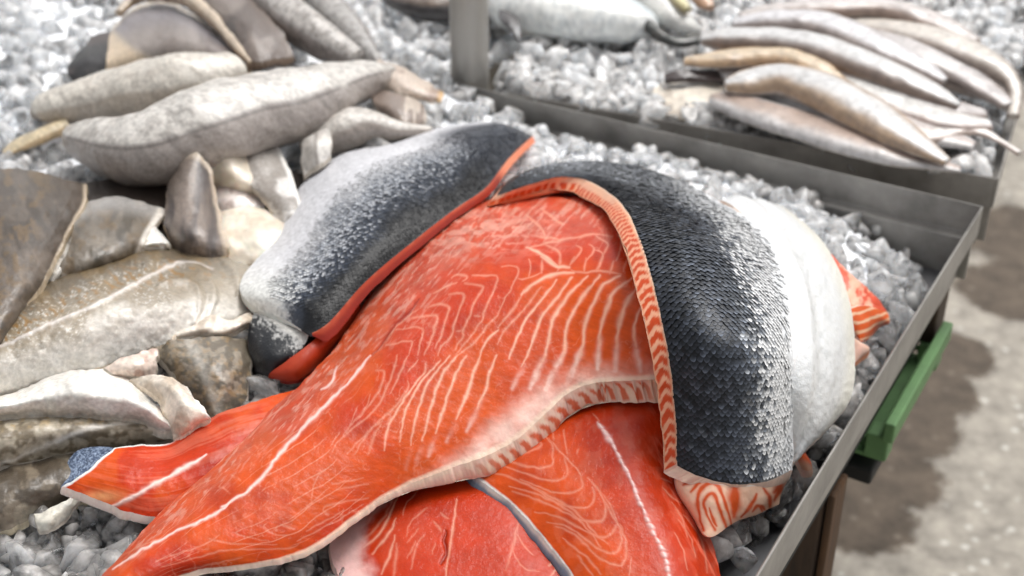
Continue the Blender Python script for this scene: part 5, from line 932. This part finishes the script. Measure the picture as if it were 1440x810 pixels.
# wet bed of packed ice below everything
gx, gy = np.meshgrid(np.linspace(-260, 1480, 150), np.linspace(-200, 1000, 110), indexing='xy')
gz = pile(gx, gy) - .017 + (fbm(gx * .03, gy * .03, 3.) - .5) * .014
P = at(gx, gy, gz); a_, b_ = tray_ab(P)
inb = (a_ > .02) & (b_ > .02) & (a_ < LA - .02) & (b_ < LB - .02)
bare = inside(gx, gy, BARE)
P[..., 2] = np.where(bare, ZF - .03, P[..., 2]); P[..., 2] = np.where(P[..., 2] < ZF, ZF - .03, P[..., 2])
q = quads(*gx.shape); ok = inb.reshape(-1)[q].all(1) & (P[..., 2].reshape(-1)[q] > ZF - .02).all(1)
bed = mesh('ice_bed', P.reshape(-1, 3), q[ok], M_MOUND); tag(bed, 'packed wet ice bed under the fish in the salmon tray', None, kind='stuff')
a2 = np.linspace(.014, L2 - .014, 60); b2 = np.linspace(.02, .737, 50); A2, B2 = np.meshgrid(a2, b2, indexing='ij')
P2 = np.array([KB[0], KB[1], 0]) + A2[..., None] * TU2 + B2[..., None] * TV2; P2[..., 2] = .864 + (fbm(A2 * 18, B2 * 18, 4.) - .5) * .03 + .010 * sst(.05, .3, A2) - .010 * sst(.70, .737, B2) - .02 * sst(L2 - .05, L2 - .014, A2)
bed2 = mesh('ice_bed', P2.reshape(-1, 3), quads(60, 50, 0, True), M_MOUND); tag(bed2, 'packed wet ice bed in the back tray', None, kind='stuff')
# a third bed, left of the pole behind the salmon tray
P3 = []
a3 = np.linspace(LL + .0, 1.9, 50); b3 = np.linspace(-.75, -.01, 45); A3, B3_ = np.meshgrid(a3, b3, indexing='ij')
P3 = np.array([K[0], K[1], 0]) + A3[..., None] * TU + B3_[..., None] * TV; P3[..., 2] = .860 + (fbm(A3 * 18, B3_ * 18, 9.) - .5) * .03
bed3 = mesh('ice_bed', P3.reshape(-1, 3), quads(50, 45, 0, True), M_MOUND); tag(bed3, 'packed wet ice bed at the back left beyond the pole', None, kind='stuff')

import bmesh
def ice_mesh(k, fine=True):
    r = np.random.default_rng(100 + k); bm = bmesh.new()
    for _ in range(11):
        d = r.normal(size=3); d /= np.linalg.norm(d); bm.verts.new(d * r.uniform(.8, 1.1) * np.array([1, r.uniform(.7, 1), r.uniform(.55, .9)]))
    bmesh.ops.convex_hull(bm, input=bm.verts); bmesh.ops.delete(bm, geom=[v for v in bm.verts if not v.link_faces], context='VERTS')
    me = bpy.data.meshes.new('ice_src'); bm.to_mesh(me); bm.free()
    o = bpy.data.objects.new('ice_src', me); COL.objects.link(o); bv = o.modifiers.new('b', 'BEVEL'); bv.width = .30; bv.segments = 2 if fine else 1; bv.limit_method = 'NONE'; bv.use_clamp_overlap = True
    if fine: sb = o.modifiers.new('s', 'SUBSURF'); sb.levels = 1
    e = o.modifiers.new('b', 'EDGE_SPLIT') if False else None
    dg = bpy.context.evaluated_depsgraph_get(); ev = o.evaluated_get(dg); m2 = bpy.data.meshes.new_from_object(ev)
    bpy.data.objects.remove(o); bpy.data.meshes.remove(me)
    V = np.array([v.co[:] for v in m2.vertices]); V *= 1.14
    V = V + V / np.linalg.norm(V, axis=1, keepdims=True) * ((fbm(V[:, 0] * 1.8 + k, V[:, 1] * 1.8, V[:, 2] * 1.8, 3) - .5) * .22)[:, None]
    m2.calc_loop_triangles(); F = np.array([tuple(q.vertices) for q in m2.loop_triangles]); bpy.data.meshes.remove(m2); return V, F
ICE = [ice_mesh(k) for k in range(14)]; ICEL = [ice_mesh(k, False) for k in range(14)]
def rot(r):
    q = r.normal(size=4); q /= np.linalg.norm(q); w, x, y, z = q
    return np.array([[1 - 2 * (y * y + z * z), 2 * (x * y - z * w), 2 * (x * z + y * w)], [2 * (x * y + z * w), 1 - 2 * (x * x + z * z), 2 * (y * z - x * w)], [2 * (x * z - y * w), 2 * (y * z + x * w), 1 - 2 * (x * x + y * y)]])
LUMPS = []; r = np.random.default_rng(3)
step = 23
for yy in np.arange(-180, 980, step * .8):
    for xx in np.arange(-250, 1470, step):
        for lay in (0, 1):
            x, y = xx + r.uniform(-14, 14), yy + r.uniform(-12, 12)
            if inside(np.array(x), np.array(y), BARE): continue
            z0 = float(pile(x, y)); R = .011 + .0160 * r.random() ** 1.3; z = z0 - .022 + (.011 if lay else 0) + r.uniform(-.004, .004)
            p = at(x, y, z); a_, b_ = tray_ab(p)
            if not (R * .9 < a_ and R * .9 + .002 < b_): continue
            if a_ > LA - .02 or b_ > LB - .02: continue
            LUMPS.append((p, R, 'f', lay))
            if -20 < x < 1460 and -20 < y < 830 and r.random() < .45:      # small crumbs between the lumps
                p2 = at(x + r.uniform(-16, 16), y + r.uniform(-14, 14), z - .004)
                a_, b_ = tray_ab(p2)
                if a_ > .02 and b_ > .02: LUMPS.append((p2, r.uniform(.005, .009), 'f', 1))
for A0, Bd, key in ((KB, (0.02, L2 + .03, .02, .735), 'b'), (np.array([K[0], K[1], 0]), (LL - .01, 1.9, -.75, .0), 'l')):
    for i in range(2600 if key == 'b' else 2200):
        aa, bb = r.uniform(Bd[0], Bd[1]), r.uniform(Bd[2], Bd[3])
        if key == 'b' and i % 6 == 0: bb = r.uniform(.68, .735)
        R = .012 + .0160 * r.random() ** 1.3
        p = np.array([A0[0], A0[1], 0]) + (TU2 if key == 'b' else TU) * aa + (TV2 if key == 'b' else TV) * bb; p[2] = ((.880 + .010 * float(sst(.05, .3, np.array(aa)) * (1 - sst(.5, .7, np.array(bb)))) + .010 * float(sst(L2 - .06, L2 - .02, np.array(aa)))) if key == 'b' else .886) + r.uniform(-.012, .008)
        LUMPS.append((p, R, key, 1))
# loose clear lumps on the bare tray floor and a few proud ones, each where it lies
for x, y, z, R in ((1060,735,.835,.016),(1032,752,.838,.017),(1078,752,.820,.015),(1045,785,.824,.016),(1090,722,.822,.012),(1108,700,.826,.012),(1195,575,.835,.012),(1225,520,.835,.014),(1212,548,.826,.014),(1246,478,.838,.013),(1252,462,.844,.014),(1262,438,.842,.014),(1205,560,.842,.010),(1170,620,.84,.012),(1275,400,.84,.013),(1258,395,.85,.016),(1236,400,.862,.017),(1258,365,.85,.012),(1280,375,.838,.011)):
    LUMPS.append((at(x, y, z), R, 'c', 1))
def project(p):
    d = p - CAMP; zc = d @ FW; return 720 + FPX * (d @ RT) / zc, 405 - FPX * (d @ UP) / zc, zc
vl = bpy.context.view_layer; vl.update(); dg = bpy.context.evaluated_depsgraph_get()
cand = []
for i, (p, R, key, lay) in enumerate(LUMPS):
    X, Y, zc = project(p)
    if -10 < X < 1450 and -10 < Y < 820 and lay:
        top = p + np.array([0, 0, R * .9]); d = Vector(top - CAMP); L = d.length
        hit, loc, *_ = SC.ray_cast(dg, Vector(CAMP), d.normalized())
        if not hit or (loc - Vector(CAMP)).length > L - .004: cand.append((-(R / zc) - (1 if key == 'c' else 0), i))
cand.sort(); solo = set(i for _, i in cand[:300])
LBL = {'f': [('clear ice lump heaped along the back rim of the salmon tray', lambda X, Y: X > 640 and Y < 520), ('melting ice lump at the lower left below the salmon tail', lambda X, Y: Y > 480), ('ice lump in the pile at the upper left', lambda X, Y: True)],
       'b': [('ice lump scattered around the slim fish in the back tray', lambda X, Y: True)], 'l': [('blurred ice lump at the back left behind the heap of fish', lambda X, Y: True)], 'c': [('loose clear ice lump on the bare steel floor by the right tray wall', lambda X, Y: True)]}
MES = []
for k, (V, F) in enumerate(ICE):
    for mm in (M_ICE, M_ICEC, M_ICEW):
        me = bpy.data.meshes.new('ice_lump'); me.from_pydata([tuple(v) for v in V], [], F.tolist()); me.update(); me.polygons.foreach_set('use_smooth', np.ones(len(F), bool)); me.materials.append(mm); MES.append(me)
VV = {'f': [], 'b': [], 'l': []}; FF = {'f': [], 'b': [], 'l': []}; CNT = {'f': 0, 'b': 0, 'l': 0}
for i, (p, R, key, lay) in enumerate(LUMPS):
    k = int(r.integers(len(ICE))); M = rot(r)
    if i in solo or key == 'c':
        X, Y, _ = project(p); clear = key == 'c' or r.random() < (.75 if Y > 480 else .4)
        o = bpy.data.objects.new('ice_lump', MES[k * 3 + (2 if key in 'lb' else 1 if clear else 0)]); COL.objects.link(o)
        m = np.eye(4); m[:3, :3] = M * R; m[:3, 3] = p; o.matrix_world = Matrix(m.tolist())
        lb = next(l for l, f in LBL[key] if f(X, Y)); tag(o, lb, 'ice lump', lb.replace('ice lump', 'ice lumps').replace('clear ', '').replace('loose ', ''))
    else:
        V, F = ICEL[k]; VV[key].append(V @ M.T * R + p); FF[key].append((F, CNT[key])); CNT[key] += len(V)
for key, nm in (('f', 'crushed ice filling the salmon tray around the fish'), ('b', 'crushed ice filling the back tray'), ('l', 'crushed ice at the back left beyond the pole')):
    o = mesh('crushed_ice', np.concatenate(VV[key]), np.concatenate([f + c for f, c in FF[key]]), M_ICEW if key in 'lb' else M_ICE); tag(o, nm, None, kind='stuff')
print('lumps', len(LUMPS), 'solo', len(solo), 'scales', len(SPOTS))
